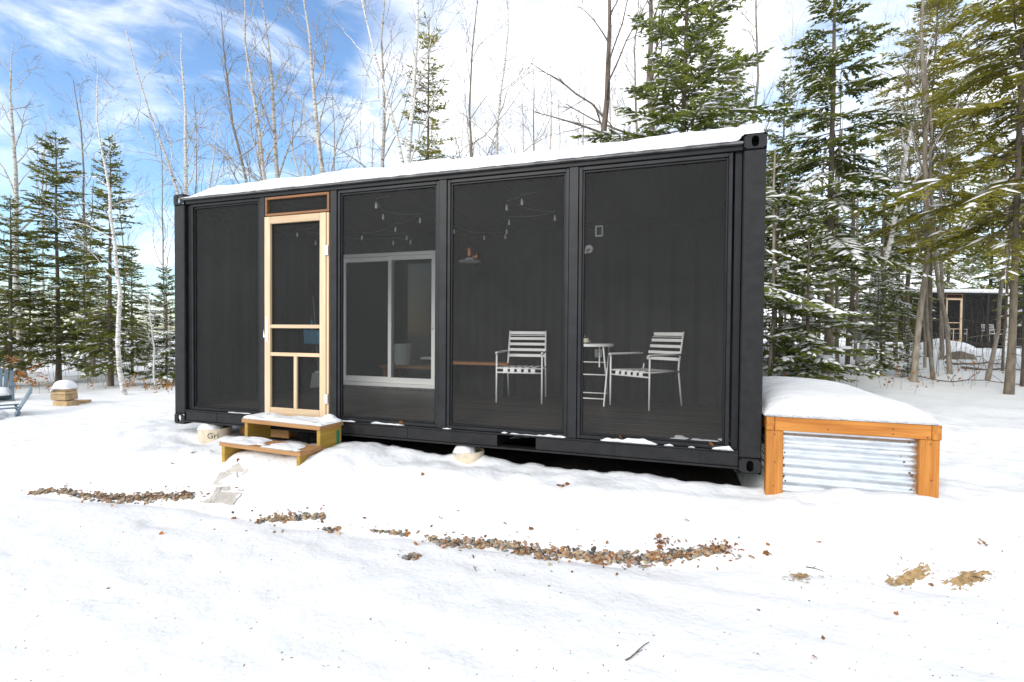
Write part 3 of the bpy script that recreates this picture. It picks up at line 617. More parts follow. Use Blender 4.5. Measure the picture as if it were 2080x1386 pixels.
pier(3.60, .12, .14, -.035, 'pale round pier under the middle of the container with a cap of snow')
def cap(x, y, r, z, h, label):
    return snow_slab('snow_cap', x-r, x+r, y-r, y+r, .014, lambda a, c: z+0*a, lambda a, c: h*np.clip(1-((a-x)/r)**2-((c-y)/r)**2, 0, 1)**.45*(1+.25*fbm(a*9, c*9, 2)), label)
cap(.475, .06, .125, -.046, .075, 'rounded snow cap on the printed pier left of the steps')
cap(3.57, .085, .105, -.054, .09, 'rounded snow cap on the middle pier below the container')
# timber blocking under the left end beside the steps
o = MB(); o.box(-.35, .35, -.07, .07, 0, .10); o = o.build('timber_block', TREAD[0], None, .006); o.location = (1.02, .34, -.13); tag(o, 'brown timber block lying under the container beside the steps', 'timber')
pv = [on(440, 990), on(492, 968), on(455, 957), on(515, 985)]
pc = on(468, 976); nrm = np.array([ground(pc[0]-.15, pc[1])-ground(pc[0]+.15, pc[1]), ground(pc[0], pc[1]-.15)-ground(pc[0], pc[1]+.15), .32])
ps = empty('paver_slab', tuple(pc+np.array([.02, 0, -.006]))); ps.rotation_euler = Vector((0, 0, 1)).rotation_difference(Vector(nrm).normalized()).to_euler(); tag(ps, 'pale stone paver slab of fitted pieces lying in snow before the steps', 'paver')
MB().box(-.26, .26, -.26, .26, -.04, .008).build('slab_base', STONE, ps, .006)
for a, c, d, e in ((-.255, -.01, -.255, -.08), (.0, .255, -.255, -.13), (-.255, -.05, -.07, .09), (-.04, .255, -.12, .05), (-.255, .04, .10, .255), (.05, .255, .06, .255)): MB().box(a, c, d, e, .0085, .016).build('paver_stone', STONE, ps, .004)
o_ = snow_slab('paver_snow', -.26, .26, -.26, .26, .014, lambda x, y: .0165+0*x, lambda x, y: .014*np.clip(2.4*fbm(x*6+3, y*6, 3)+.22, 0, 1)*np.clip((.262-np.maximum(abs(x), abs(y)))/.02, 0, 1), 'thin broken snow on the pale stone paver'); o_.location = ps.location; o_.rotation_euler = ps.rotation_euler

# ------------------------------------------------------------------ planter beside the container
pl = empty('raised_planter', (6.085, -.02, -.09)); tag(pl, 'orange stained wood planter with corrugated steel sides beside the container', 'planter')
PW, PD, PH = 1.075, 1.9, .545
for x in (0, PW-.115):
    for y in (0, PD-.09): MB().box(x, x+.115, y+.003, y+.092, -.3, PH-.106).build('post', ORNG[2], pl, .005)
MB().box(.055, PW-.05, -.002, .092, PH-.105, PH).build('front_rail', ORNG[0], pl, .005)
for x in (-.002, PW-.048): MB().box(x, x+.055, -.004, PD, PH-.106, PH-.001).build('side_rail', ORNG[1], pl, .005)
MB().box(.055, PW-.05, PD-.092, PD-.002, PH-.105, PH).build('rear_rail', ORNG[0], pl, .005)
def corr_sheet(fn, u0, u1, z0, z1, nm):
    mb = MB(); zs = np.linspace(z0, z1, 90); vs_ = []
    for z in zs: d = .009*math.sin(2*math.pi*z/.0676); vs_ += [fn(u0, d, z), fn(u1, d, z)]
    mb.add(vs_, [(2*i, 2*i+1, 2*i+3, 2*i+2) for i in range(len(zs)-1)]); return mb.build(nm, GALV, pl, smooth=True)
corr_sheet(lambda u, d, z: (u, .055+d, z), .112, PW-.112, -.25, PH-.104, 'corrugated_sheet')
corr_sheet(lambda u, d, z: (.05+d, u, z), .09, PD-.09, -.25, PH-.107, 'corrugated_sheet')
corr_sheet(lambda u, d, z: (PW-.05+d, u, z), .09, PD-.09, -.25, PH-.107, 'corrugated_sheet')
for k in range(16):
    x = R.choice([.120+R.random()*.02, PW-.125-R.random()**2*.10]); z = R.uniform(0, .42); rr = R.uniform(.003, .009)
    MB().lathe([(0, -.002), (rr, -.001), (rr*.7, .002), (0, .003)], 6).build('rust_speck', RUST, pl).matrix_local = Matrix.Translation((x, .042, z)) @ Matrix.Rotation(math.radians(90), 4, 'X')
for x, z in ((.055, .41), (.06, .20), (.05, .02), (1.02, .41), (1.03, .16), (.40, .47), (.80, .50), (.80, .465), (1.0, .455)):
    MB().lathe([(0, 0), (.005, 0), (.005, .002), (0, .002)], 8).build('screw', INK, pl).matrix_local = Matrix.Translation((x, -.0025 if z > .44 else .0025, z)) @ Matrix.Rotation(math.radians(90), 4, 'X')
def plant_t(x, y):
    e = np.clip(1-np.abs((x-6.6175)/.5475)**3.2, 0, 1)*np.clip(1-np.abs((y-.9825)/1.0175)**5, 0, 1)
    return e**.45*(.155+.03*fbm(x*1.5, y*1.5, 2)+.04*sstep(7.1, 6.2, x)*sstep(0., .9, y))+.006*fbm(x*14, y*14, 2)*np.clip(e*3, 0, 1)
snow_slab('planter_snow', 6.07, 7.165, -.035, 2.0, .025, lambda x, y: .456+0*x, plant_t, 'deep rounded mound of snow filling the orange wood planter')

# ------------------------------------------------------------------ trees: generators
def tubes_np(paths, nside):
    """paths: list of (pts(k,3), radii(k)) -> one vertex / quad array"""
    VV, FF, o = [], [], 0; ang = np.arange(nside)*2*np.pi/nside; ca_, sa_ = np.cos(ang), np.sin(ang)
    for P, r in paths:
        P = np.asarray(P, float); k = len(P); d = np.gradient(P, axis=0); d /= np.linalg.norm(d, axis=1)[:, None]+1e-9
        ref = np.array([0, 0, 1.]) if abs(d[:, 2]).mean() < .8 else np.array([1., 0, 0])
        a = np.cross(d, ref); a /= np.linalg.norm(a, axis=1)[:, None]+1e-9; b_ = np.cross(d, a)
        ring = P[:, None]+(a[:, None]*ca_[None, :, None]+b_[:, None]*sa_[None, :, None])*np.asarray(r)[:, None, None]
        VV.append(ring.reshape(-1, 3)); I_ = np.arange(k*nside).reshape(k, nside)+o; n_ = np.roll(I_, -1, 1)
        FF.append(np.stack([I_[:-1], n_[:-1], n_[1:], I_[1:]], -1).reshape(-1, 4)); o += k*nside
    return np.concatenate(VV), np.concatenate(FF)
def sprays(P, D, Ln, W, rng, tilt, fold=0.):
    """needle sprays: pointed lens shaped quads"""
    n_ = len(P); D = D/(np.linalg.norm(D, axis=1)[:, None]+1e-9); nn = np.stack([rng.normal(0, tilt, n_), rng.normal(0, tilt, n_), np.ones(n_)], -1)
    s_ = np.cross(D, nn); s_ /= np.linalg.norm(s_, axis=1)[:, None]+1e-9
    m_ = P+D*(Ln*.45)[:, None]; VV = np.stack([P, m_+s_*(W/2)[:, None], P+D*Ln[:, None], m_-s_*(W/2)[:, None]], 1)
    return VV.reshape(-1, 3), np.arange(4*n_).reshape(n_, 4)
def lumps(P, D, Ln, W, Hh, rng):
    n_ = len(P); D = D/(np.linalg.norm(D, axis=1)[:, None]+1e-9); s_ = np.cross(D, np.array([0, 0, 1.])); s_ /= np.linalg.norm(s_, axis=1)[:, None]+1e-9; u = np.array([0, 0, 1.])
    a = P; b_ = P+D*(Ln*.5)[:, None]+s_*(W/2)[:, None]; c = P+D*Ln[:, None]; d = P+D*(Ln*.5)[:, None]-s_*(W/2)[:, None]
    t1 = P+D*(Ln*.3)[:, None]+u*Hh[:, None]; t2 = P+D*(Ln*.7)[:, None]+u*(Hh*.85)[:, None]
    VV = np.stack([a, b_, c, d, t1, t2], 1).reshape(-1, 3); o = np.arange(n_)[:, None]*6
    FF = np.concatenate([o+np.array([0, 1, 4, 4])[None], o+np.array([1, 2, 5, 4])[None], o+np.array([2, 3, 5, 5])[None], o+np.array([3, 0, 4, 5])[None]])
    tri = np.concatenate([o+np.array(q)[None] for q in ([0, 1, 4], [1, 5, 4], [1, 2, 5], [2, 3, 5], [3, 4, 5], [3, 0, 4])]); return VV, tri
def conifer(seed, H, Rad, z0, whorl, droop, snow, needle, bark, dens=1., el0=-8, el1=42, tw=.034, gap=.0, power=.8, rt=None, dead=True):
    rng = np.random.default_rng(seed); tr = rt or .0068*H+.012
    kz = np.linspace(0, H, 12); bx, by = np.cumsum(rng.normal(0, .012*H/10, 12)), np.cumsum(rng.normal(0, .012*H/10, 12)); bx -= bx[0]; by -= by[0]
    wood_ = [(np.stack([bx, by, kz-.15*(kz == 0)], -1), tr*(1-kz/H)**.85*np.where(kz == 0, 1.35, 1)+.006)]
    limbs = []; EP, ED, EL, EW = [], [], [], []; SP, SD, SL, SW = [], [], [], []
    z = z0
    while z < H*.985:
        t_ = (z-z0)/(H-z0); nb = rng.integers(4, 7) if rng.random() > gap else 1
        a0 = rng.random()*6.283
        for k in range(nb):
            Lb = (Rad*(1-t_)**power+.10)*rng.uniform(.55, 1.12)*(min(1, .55+t_*4)); zz = z+rng.normal(0, whorl*.3)
            if zz > H*.99: continue
            az = a0+k*6.283/nb+rng.normal(0, .35); el = math.radians(el0+(el1-el0)*t_**1.5+rng.normal(0, 7)); ns = 7
            s_ = np.linspace(0, Lb, ns); h = np.array([math.cos(az), math.sin(az), 0]); side = np.array([-math.sin(az), math.cos(az), 0])
            wob = np.cumsum(rng.normal(0, .02, ns))*Lb*.5
            x0 = np.interp(zz, kz, bx); y0 = np.interp(zz, kz, by)
            P = np.array([x0, y0, zz])+h*(s_*math.cos(el))[:, None]+side*wob[:, None]+np.array([0, 0, 1])*(s_*math.sin(el)-droop*s_**2+.35*droop*s_**3/max(Lb, .3))[:, None]
            limbs.append((P, np.linspace(.006+.007*Lb, .003, ns)))
            step = .065/dens; sp = np.arange(.10*Lb+.04, Lb, step); 
            if len(sp) < 2: sp = np.array([Lb*.5, Lb*.8])
            bp = np.stack([np.interp(sp, s_, P[:, i]) for i in range(3)], -1); bd = np.stack([np.interp(sp, s_, np.gradient(P[:, i])) for i in range(3)], -1); bd /= np.linalg.norm(bd, axis=1)[:, None]
            for sg in (-1, 1):
                keep = rng.random(len(sp)) > .18; q = bp[keep]; dd = bd[keep]; s2 = sp[keep]
                sl = np.clip(.50*(Lb-s2)+.07, .07, .48)*rng.uniform(.6, 1.15, len(s2)); 
                dr = dd*.72+side*sg*.78+np.stack([rng.normal(0, .14, len(s2)), rng.normal(0, .14, len(s2)), rng.normal(-.10, .14, len(s2))], -1); dr /= np.linalg.norm(dr, axis=1)[:, None]
                nseg = np.maximum(1, (sl/.085).astype(int))
                for j in range(int(nseg.max()) if len(nseg) else 0):
                    mk = nseg > j; f0 = (j*.085); pj = q[mk]+dr[mk]*f0-np.array([0, 0, 1])*(.25*f0**2); n_ = int(mk.sum())
                    EP.append(pj); ED.append(dr[mk]+rng.normal(0, .10, (n_, 3))); EL.append(rng.uniform(.11, .17, n_)); EW.append(rng.uniform(.7, 1.25, n_)*tw)
                    for s3 in (-1, 1):
                        m3 = rng.random(n_) < .85*dens; cr_ = np.cross(dr[mk][m3], [0, 0, 1.]); 
                        EP.append(pj[m3]+dr[mk][m3]*.03); ED.append(dr[mk][m3]*.75+cr_*s3*.7+rng.normal(0, .12, (int(m3.sum()), 3))); n3 = int(m3.sum()); EL.append(rng.uniform(.07, .14, n3)); EW.append(rng.uniform(.7, 1.2, n3)*tw)
                sm = rng.random(len(s2)) < snow*(.35+1.1*(vnoise(np.full(len(s2), az*1.7+zz*1.3), s2*1.5+zz)+.5)); n_ = int(sm.sum())
                SP.append(q[sm]+np.array([0, 0, .008])); SD.append(dr[sm]); SL.append(sl[sm]*rng.uniform(.5, 1., n_)+.03); SW.append(rng.uniform(.035, .095, n_))
            EP.append(P[-1:]); ED.append((P[-1]-P[-2])[None]); EL.append(np.array([.13])); EW.append(np.array([tw]))
        z += whorl*rng.uniform(.7, 1.3)*(1 if t_ < .7 else .75)
    if dead:
        for k in range(int(z0*7)):
            zz = rng.uniform(.5, z0+.3); az = rng.random()*6.283; ln = rng.uniform(.25, .9)*Rad*.6; s_ = np.linspace(0, ln, 4)
            limbs.append((np.array([0, 0, zz])+np.stack([np.cos(az)*s_, np.sin(az)*s_, -.12*s_-.1*s_**2], -1), np.linspace(.007, .002, 4)))
    wv, wf = tubes_np(wood_, 9); lv, lf = tubes_np(limbs, 3); trunk = npmesh('trunk', wv, wf, bark, True); br = npmesh('limbs', lv, lf, bark)
    P, D, Ln, W = np.concatenate(EP), np.concatenate(ED), np.concatenate(EL), np.concatenate(EW)
    v_, f_ = sprays(P, D, Ln, W, rng, .55); crown = npmesh('crown', v_, f_, needle)
    P, D, Ln, W = np.concatenate(SP), np.concatenate(SD), np.concatenate(SL), np.concatenate(SW); sn = None
    if len(P): v_, f_ = lumps(P, D, Ln, W, W*.55, rng); sn = npmesh('snow_load', v_, f_, SNOWB)
    return dict(trunk=trunk, limbs=br, crown=crown, snow_load=sn, H=H)
def bare(seed, H, bark, rt=.10, first=.35, nbr=14, spread=38, fork=0., bend=.02, up=.5, twig=1.):
    rng = np.random.default_rng(seed); n_ = 14; kz = np.linspace(0, 1, n_)*H
    bx = np.cumsum(rng.normal(0, bend*H/n_*2, n_)); by = np.cumsum(rng.normal(0, bend*H/n_*2, n_)); bx -= bx[0]; by -= by[0]
    T = np.stack([bx, by, kz], -1); T[0, 2] = -.2; rad = rt*(1-kz/H)**.8+.008; rad[0] *= 1.25
    limbs = []; tw = []
    def grow(p, d, ln, r, lvl):
        k = 6 if lvl < 2 else 4; pts = [p]; dd = d.copy(); 
        for i in range(k-1):
            dd = dd+rng.normal(0, .17 if lvl else .05, 3)+np.array([0, 0, .10*up]); dd /= np.linalg.norm(dd); pts.append(pts[-1]+dd*ln/(k-1))
        pts = np.array(pts); rr = np.linspace(r, max(.0022, r*.3), k); (limbs if lvl < 2 else tw).append((pts, rr))
        if lvl < 3:
            m = int((4 if lvl == 1 else 3)*twig+rng.integers(0, 3)) if ln > .25 else 0
            for j in range(m):
                f = rng.uniform(.25, .97); i = min(int(f*(k-1)), k-2); q = pts[i]+(pts[i+1]-pts[i])*(f*(k-1)-i); base = (pts[i+1]-pts[i]); base /= np.linalg.norm(base)
                s_ = rng.normal(0, 1, 3); s_ -= base*s_.dot(base); s_ /= np.linalg.norm(s_); nd = base*.75+s_*.65; grow(q, nd/np.linalg.norm(nd), ln*rng.uniform(.3, .6)*(1-.35*f), max(.0028, r*.5*(1-.5*f)), lvl+1)
    for k in range(nbr):
        f = first+(1-first)*(k+rng.random())/nbr*.98; z = f*H; q = np.array([np.interp(z, kz, bx), np.interp(z, kz, by), z]); az = rng.random()*6.283; e = math.radians(90-spread*rng.uniform(.7, 1.4))
        d = np.array([math.cos(az)*math.cos(e), math.sin(az)*math.cos(e), math.sin(e)]); ln = H*(.30*(1-f)**.8+.06)*rng.uniform(.6, 1.2); grow(q, d, ln, max(.006, np.interp(z, kz, rad)*rng.uniform(.3, .55)), 1)
    if fork:
        z = fork*H; q = np.array([np.interp(z, kz, bx), np.interp(z, kz, by), z]); d = np.array([-.16, .05, 1.]); grow(q, d/np.linalg.norm(d), H*(1-fork)*.9, np.interp(z, kz, rad)*.75, 0)
    wv, wf = tubes_np([(T, rad)], 9); lv, lf = tubes_np(limbs, 5); tv, tf = tubes_np(tw, 3)
    return dict(trunk=npmesh('trunk', wv, wf, bark, True), limbs=npmesh('limbs', lv, lf, bark, True), twigs=npmesh('twigs', tv, tf, TWIG if bark in (BARKD, BARKG) else TWIGP), H=H)
def plant(kind, name, px, D, H=None, top=None, rz=0., lean=(0, 0), label='', cat='tree', group=None, dz=0., wide=1., drop=()):
    q = gp(px, D); s_ = 1.
    if top is not None: s_ = (at(px, top, D)[2]-q[2])/kind['H']
    elif H: s_ = H/kind['H']
    r_ = empty(name, (q[0], q[1], q[2]+dz)); r_.rotation_euler = (lean[1], lean[0], 0); r_.rotation_mode = 'XYZ'
    for k in ('trunk', 'limbs', 'crown', 'twigs', 'snow_load'):
        if kind.get(k) is not None and k not in drop:
            o_ = obj(k, kind[k], r_)
            if k != 'trunk': o_['kind'] = 'stuff'
            o_.rotation_euler.z = rz; o_.scale = (s_*wide, s_*wide, s_)
    tag(r_, label, cat, group); return r_

FIR_A = conifer(1, 10, 2.1, 1.0, .33, .10, .34, NEED_A, BARKF, tw=.044)
FIR_D = conifer(8, 10, 2.75, 1.2, .38, .15, .95, NEED_A, BARKF, dens=.82, el0=-8, tw=.044)
FIR_B = conifer(2, 10, 2.0, 2.4, .39, .16, .6, NEED_A, BARKF, el0=-12, tw=.044)
FIR_C = conifer(3, 10, 2.9, 2.9, .29, .13, .16, NEED_B, BARKF, el0=-14, tw=.038, rt=.055)
FIR_S = conifer(4, 4, 1.25, .25, .20, .14, .55, NEED_A, BARKF, el0=-4, rt=.035, tw=.042)
SPR_A = conifer(5, 7, 1.9, .7, .26, .10, .12, NEED_C, BARKF, dens=.95, el0=-10, el1=35, tw=.046)
SPR_B = conifer(6, 7, 1.35, .5, .24, .10, .14, NEED_C, BARKF, dens=.95, el0=-10, el1=35, tw=.046)
SPR_T = conifer(7, 8, .8, 2.2, .22, .06, .03, NEED_B, BARKF, dens=.8, el0=5, el1=30, gap=.25, power=.55, rt=.05)
print('TRIS', [(len(k['crown'].polygons)*2, len(k['snow_load'].polygons)) for k in (FIR_A, FIR_B, FIR_C, FIR_S, SPR_A, SPR_B, SPR_T)])
BA = bare(21, 10, PALEB, .085, .34, 15, 36)
BB = bare(22, 10, PALEB, .07, .42, 14, 30, bend=.03)
BC = bare(23, 10, BIRCH, .08, .40, 13, 40, fork=.45)
BD = bare(24, 10, BARKD, .11, .30, 14, 42, bend=.02)
BE = bare(25, 10, BARKG, .05, .35, 14, 32, bend=.03)
BF = bare(26, 10, BIRCH, .06, .30, 12, 45, bend=.035)

# ------------------------------------------------------------------ evergreens on the right and behind the container
PI = math.pi
plant(FIR_D, 'fir_tree', 1392, 10.0, wide=1.25, top=-150, rz=.4, label='broad snowy fir rising directly behind the right end of the container roof')
plant(FIR_B, 'fir_tree', 1682, 10.5, top=-170, rz=1.2, label='tall snowy fir with thick bare lower trunk right of the container')
plant(FIR_C, 'fir_tree', 2052, 8.6, top=-330, rz=2.0, label='big olive fir with drooping boughs at the right edge, in front of the far cabin')
plant(FIR_S, 'fir_tree', 1640, 9.2, H=3.7, rz=.7, label='young bright fir loaded with snow clumps just right of the container corner')
plant(FIR_B, 'fir_tree', 1585, 14.5, top=150, rz=3.0, label='slim snowy fir standing close behind the container right corner post')
plant(FIR_B, 'fir_tree', 1795, 13.0, top=290, rz=4.2, label='mid sized snowy fir between the two straight trunks on the right')
plant(FIR_C, 'fir_tree', 1890, 16.0, top=-60, rz=5.0, label='olive fir left of the far cabin with boughs reaching toward its roof')
plant(FIR_A, 'fir_tree', 2180, 12.0, top=-60, rz=.9, label='dense fir at the far right edge behind the big olive fir')
plant(FIR_S, 'fir_tree', 1782, 11.5, H=2.5, rz=2.1, label='small fir sapling with snowy boughs beside the leaning birch')
plant(FIR_S, 'fir_tree', 1846, 11.0, H=1.1, rz=3.1, label='tiny dark fir sapling in the snow beside the straight grey trunk')
plant(FIR_S, 'fir_tree', 1575, 12.0, H=5.2, rz=1.9, label='snowy young fir directly against the container right edge')
plant(SPR_T, 'spruce_tree', 866, 13.0, top=48, rz=1.0, label='thin sparse evergreen among bare trees above the container roof')
for i, (px, D, top) in enumerate([(1480, 17, 90), (1728, 18, 330), (1840, 21, 360), (1925, 30, 260), (2010, 33, 250), (2085, 31, 200), (1570, 28, 330), (1690, 30, 380)]):
    plant((FIR_B, FIR_A, SPR_B)[i % 3], 'fir_tree', px, D, top=top, rz=i*1.7, label='distant snowy fir in the deep woods right of the container', group='distant firs behind the right woods')
# ------------------------------------------------------------------ evergreens on the left
plant(SPR_A, 'spruce_tree', 118, 14.0, top=268, rz=.2, label='tallest broad dark spruce on the left behind the block stack')
plant(SPR_B, 'spruce_tree', 224, 13.0, top=284, rz=1.3, label='slender pointed spruce left of the container, right of the broad one')
plant(SPR_A, 'spruce_tree', 22, 12.8, top=395, rz=2.2, label='wide green spruce at the left edge behind the blue grey chairs')
plant(SPR_B, 'spruce_tree', 175, 16.0, top=440, rz=3.0, label='short spruce filling the gap between the two tall left spruces')
plant(SPR_A, 'spruce_tree', 268, 16.5, top=500, rz=4.0, label='broad low spruce behind the white birch on the left')
plant(FIR_S, 'fir_tree', 338, 13.5, top=545, rz=5.0, label='small snowy fir peeking past the left edge of the container')
plant(SPR_A, 'spruce_tree', -70, 15.0, top=380, rz=5.5, label='spruce partly cut off by the left picture edge')
for i, (px, D, top) in enumerate([(60, 20, 470), (150, 22, 500), (300, 22, 600), (215, 26, 560), (20, 26, 500), (340, 27, 610), (105, 30, 560)]):
    plant((SPR_B, SPR_A)[i % 2], 'spruce_tree', px, D, top=top, rz=i*2.1, label='distant spruce in the hazy woods left of the container', group='distant spruces behind the left woods')
# ------------------------------------------------------------------ bare trees
def lean_to(b0, b1, D):     # tilt that carries the trunk from pixel b0 to pixel b1, at right angles to the view
    dx = (b1[0]-b0[0]); dy = (b0[1]-b1[1]); a = math.atan2(dx, dy); return (a*_cy, -a*(-_sy)*-1)
bl = [
 (BA, 'pale_tree', 632, 12.0, -60, (650, 345), (612, 0), 'stout pale bare tree leaning left above the screen door'),
 (BC, 'birch_tree', 377, 13.0, 70, (378, 385), (366, 100), 'forked bare birch above the left corner of the container'),
 (BF, 'birch_tree', 437, 14.0, 215, (432, 350), (456, 230), 'short broken birch leaning right above the container left end'),
 (BB, 'pale_tree', 552, 13.0, -40, (560, 345), (515, 0), 'pale bare tree, left of a close pair above the screen door'),
 (BA, 'pale_tree', 575, 13.4, -10, (574, 340), (548, 0), 'mottled pale bare tree, right of a close pair above the screen door'),
 (BE, 'grey_tree', 498, 15.0, 20, (500, 350), (462, 60), 'thin grey bare tree with long whips above the left screens'),
 (BB, 'pale_tree', 797, 13.5, -40, (795, 330), (795, 0), 'pale bare tree just left of the sparse evergreen'),
 (BC, 'birch_tree', 834, 12.5, -120, (834, 320), (846, 0), 'white forked birch touching the sparse evergreen'),
 (BE, 'grey_tree', 958, 13.0, -10, (957, 305), (967, 20), 'slim grey bare tree right of the sparse evergreen'),
 (BF, 'birch_tree', 1030, 13.0, -60, (1025, 300), (1052, 0), 'pale curved birch above the middle of the container roof'),
 (BE, 'grey_tree', 1074, 15.0, 150, (1074, 295), (1072, 170), 'small grey bare tree above the middle screens, right of the curved birch'),
 (BD, 'dark_tree', 1215, 11.5, -150, (1215, 270), (1226, 0), 'thick dark bare trunk left of the broad snowy fir'),
 (BD, 'dark_tree', 1316, 13.5, -200, (1318, 270), (1312, 0), 'dark bare trunk rising through the left of the broad snowy fir'),
 (BE, 'grey_tree', 1520, 14.0, -90, (1522, 250), (1512, 0), 'thin grey bare tree above the right corner of the container'),
 (BE, 'grey_tree', 1290, 15.0, -20, (1290, 270), (1282, 0), 'thin grey bare tree between the two dark trunks'),
 (BE, 'grey_tree', 1866, 10.2, -230, (1858, 770), (1868, 0), 'straight slim grey trunk on the right, left of the far cabin'),
 (BE, 'grey_tree', 1912, 11.5, 40, (1925, 725), (1905, 560), 'thin brown trunk directly left of the far cabin door'),
 (BE, 'grey_tree', 1893, 11.0, 120, (1897, 758), (1885, 560), 'very thin brown trunk beside the straight grey trunk'),
 (BC, 'birch_tree', 1765, 12.5, 60, (1755, 712), (1785, 560), 'leaning forked birch behind the small fir sapling on the right'),
 (BE, 'dark_tree', 2020, 10.5, 100, (2015, 725), (2030, 600), 'thin trunk in front of the far cabin screens'),
 (BD, 'dark_tree', 2092, 9.5, 60, (2088, 765), (2085, 500), 'dark trunk cut by the right picture edge'),
 (BF, 'birch_tree', 232, 11.5, 130, (256, 800), (196, 330), 'white leaning birch in front of the dark spruces on the left'),
 (BA, 'pale_tree', 30, 15.0, 95, (38, 500), (28, 150), 'pale bare tree reaching above the spruces at the left edge'),
 (BE, 'pale_tree', 168, 15.5, 170, (175, 500), (160, 220), 'thin pale bare tree between the two tall left spruces'),
 (BF, 'birch_tree', 312, 12.5, 520, (322, 790), (292, 560), 'slim curved birch sapling near the left end of the container'),
]
for i, (k, nm, px, D, top, b0, b1, lab) in enumerate(bl):
    dx = (b1[0]-b0[0])/max(40, (b0[1]-b1[1])); a = math.atan(dx)
    # the pixel column belongs to b0; step back to the foot along the lean
    q0 = at(b0[0], b0[1], D); foot_px = b0[0]-dx*((D and (660+1.3*1012/D))-b0[1])
    r_ = plant(k, nm, foot_px, D, top=top, rz=i*1.9, label=lab)
    ax = Vector((FW[0], FW[1], 0)).normalized(); r_.rotation_mode = 'QUATERNION'; r_.rotation_quaternion = Matrix.Rotation(a, 3, ax).to_quaternion()
FB = [(395, 20, 190), (610, 24, 190), (680, 20, 170), (725, 22, 130), (760, 28, 240), (885, 24, 190), (935, 26, 200), (990, 22, 170), (1055, 24, 190), (1105, 21, 120), (1135, 26, 200), (1165, 20, 90), (1185, 25, 170), (1245, 20, 60), (1345, 20, 40), (1430, 22, 60), (330, 22, 260), (90, 22, 250), (250, 24, 300), (1770, 20, 40), (1840, 22, 60), (1610, 20, 20), (1695, 22, 60), (2040, 22, 80)]
for i, (px, D, top) in enumerate(FB):
    side = 'left' if px < 370 else 'behind' if px < 1500 else 'right'
    lab = {'left': 'faint thin bare tree far behind the left spruces', 'behind': 'faint thin bare tree far behind the container roof', 'right': 'faint thin bare tree deep in the right woods'}[side]
    plant((BE, BB, BE, BF)[i % 4], 'bare_tree', px, D, top=top, rz=i*2.3, label=lab, group='far bare trees '+side, wide=.7)
# broken birch stub and bare poles in the right woods
o = empty('birch_stub', tuple(gp(1641, 11.0))); tag(o, 'peeling white birch stub with snow ledges beside the thick fir trunk', 'tree stump')
pts = [(0, 0, -.2), (.01, 0, .6), (0, .01, 1.2), (-.01, 0, 1.75)]; wv, wf = tubes_np([(np.array(pts), np.array([.15, .135, .125, .115]))], 12); obj('trunk', npmesh('trunk', wv, wf, BIRCH, True), o)
for k in range(6): MB().lathe([(0, .0), (.145, .0), (.15, .02), (.13, .05), (.0, .05)], 12, (0, 0, .35+k*.27)).build('bark_curl', BIRCH, o)
MB().lathe([(0, 0), (.12, 0), (.12, .05), (.06, .10), (0, .11)], 12, (-.01, 0, 1.745)).build('snow_cap', SNOWB, o, smooth=True)
for i, (px, D, h, r_) in enumerate([(1563, 9.5, 4.5, .035), (1574, 10.4, 3.6, .02), (1592, 11.2, 5, .03), (1610, 13, 5, .035), (1703, 12.5, 6, .05), (1722, 12.8, 6, .06), (1738, 15, 5, .05), (1795, 12.2, 4.5, .05), (1880, 12.4, 4, .035), (2038, 12.0, 4, .03), (1660, 14, 6, .05), (1685, 16, 6, .06), (1820, 15, 6, .06), (1845, 17, 6, .06), (1915, 15, 6, .06)]):
    q = gp(px, D); k_ = np.linspace(0, 1, 7); P = np.stack([np.cumsum(RG.normal(0, .025, 7)), np.cumsum(RG.normal(0, .025, 7)), k_*h], -1); P[:, :2] -= P[0, :2]; P[0, 2] = -.15
    e_ = empty('bare_pole', tuple(q)); tag(e_, 'slender bare brown pole tree in the shade of the right firs', 'tree', 'slender poles under the right firs')
    wv, wf = tubes_np([(P, r_*(1-.5*k_))], 7); obj('trunk', npmesh('trunk', wv, wf, BARKF if i % 2 else BARKG, True), e_)
    lm_ = []
    for j in range(16):
        z_ = RG.uniform(.3, h); az = RG.random()*6.28; ln = RG.uniform(.2, .7); s_ = np.linspace(0, ln, 4); b0 = np.array([np.interp(z_, P[:, 2], P[:, 0]), np.interp(z_, P[:, 2], P[:, 1]), z_])
        lm_.append((b0+np.stack([np.cos(az)*s_, np.sin(az)*s_, .1*s_-.2*s_**2], -1), np.linspace(.006, .002, 4)))
    wv, wf = tubes_np(lm_, 3); obj('twigs', npmesh('twigs', wv, wf, TWIG), e_)['kind'] = 'stuff'
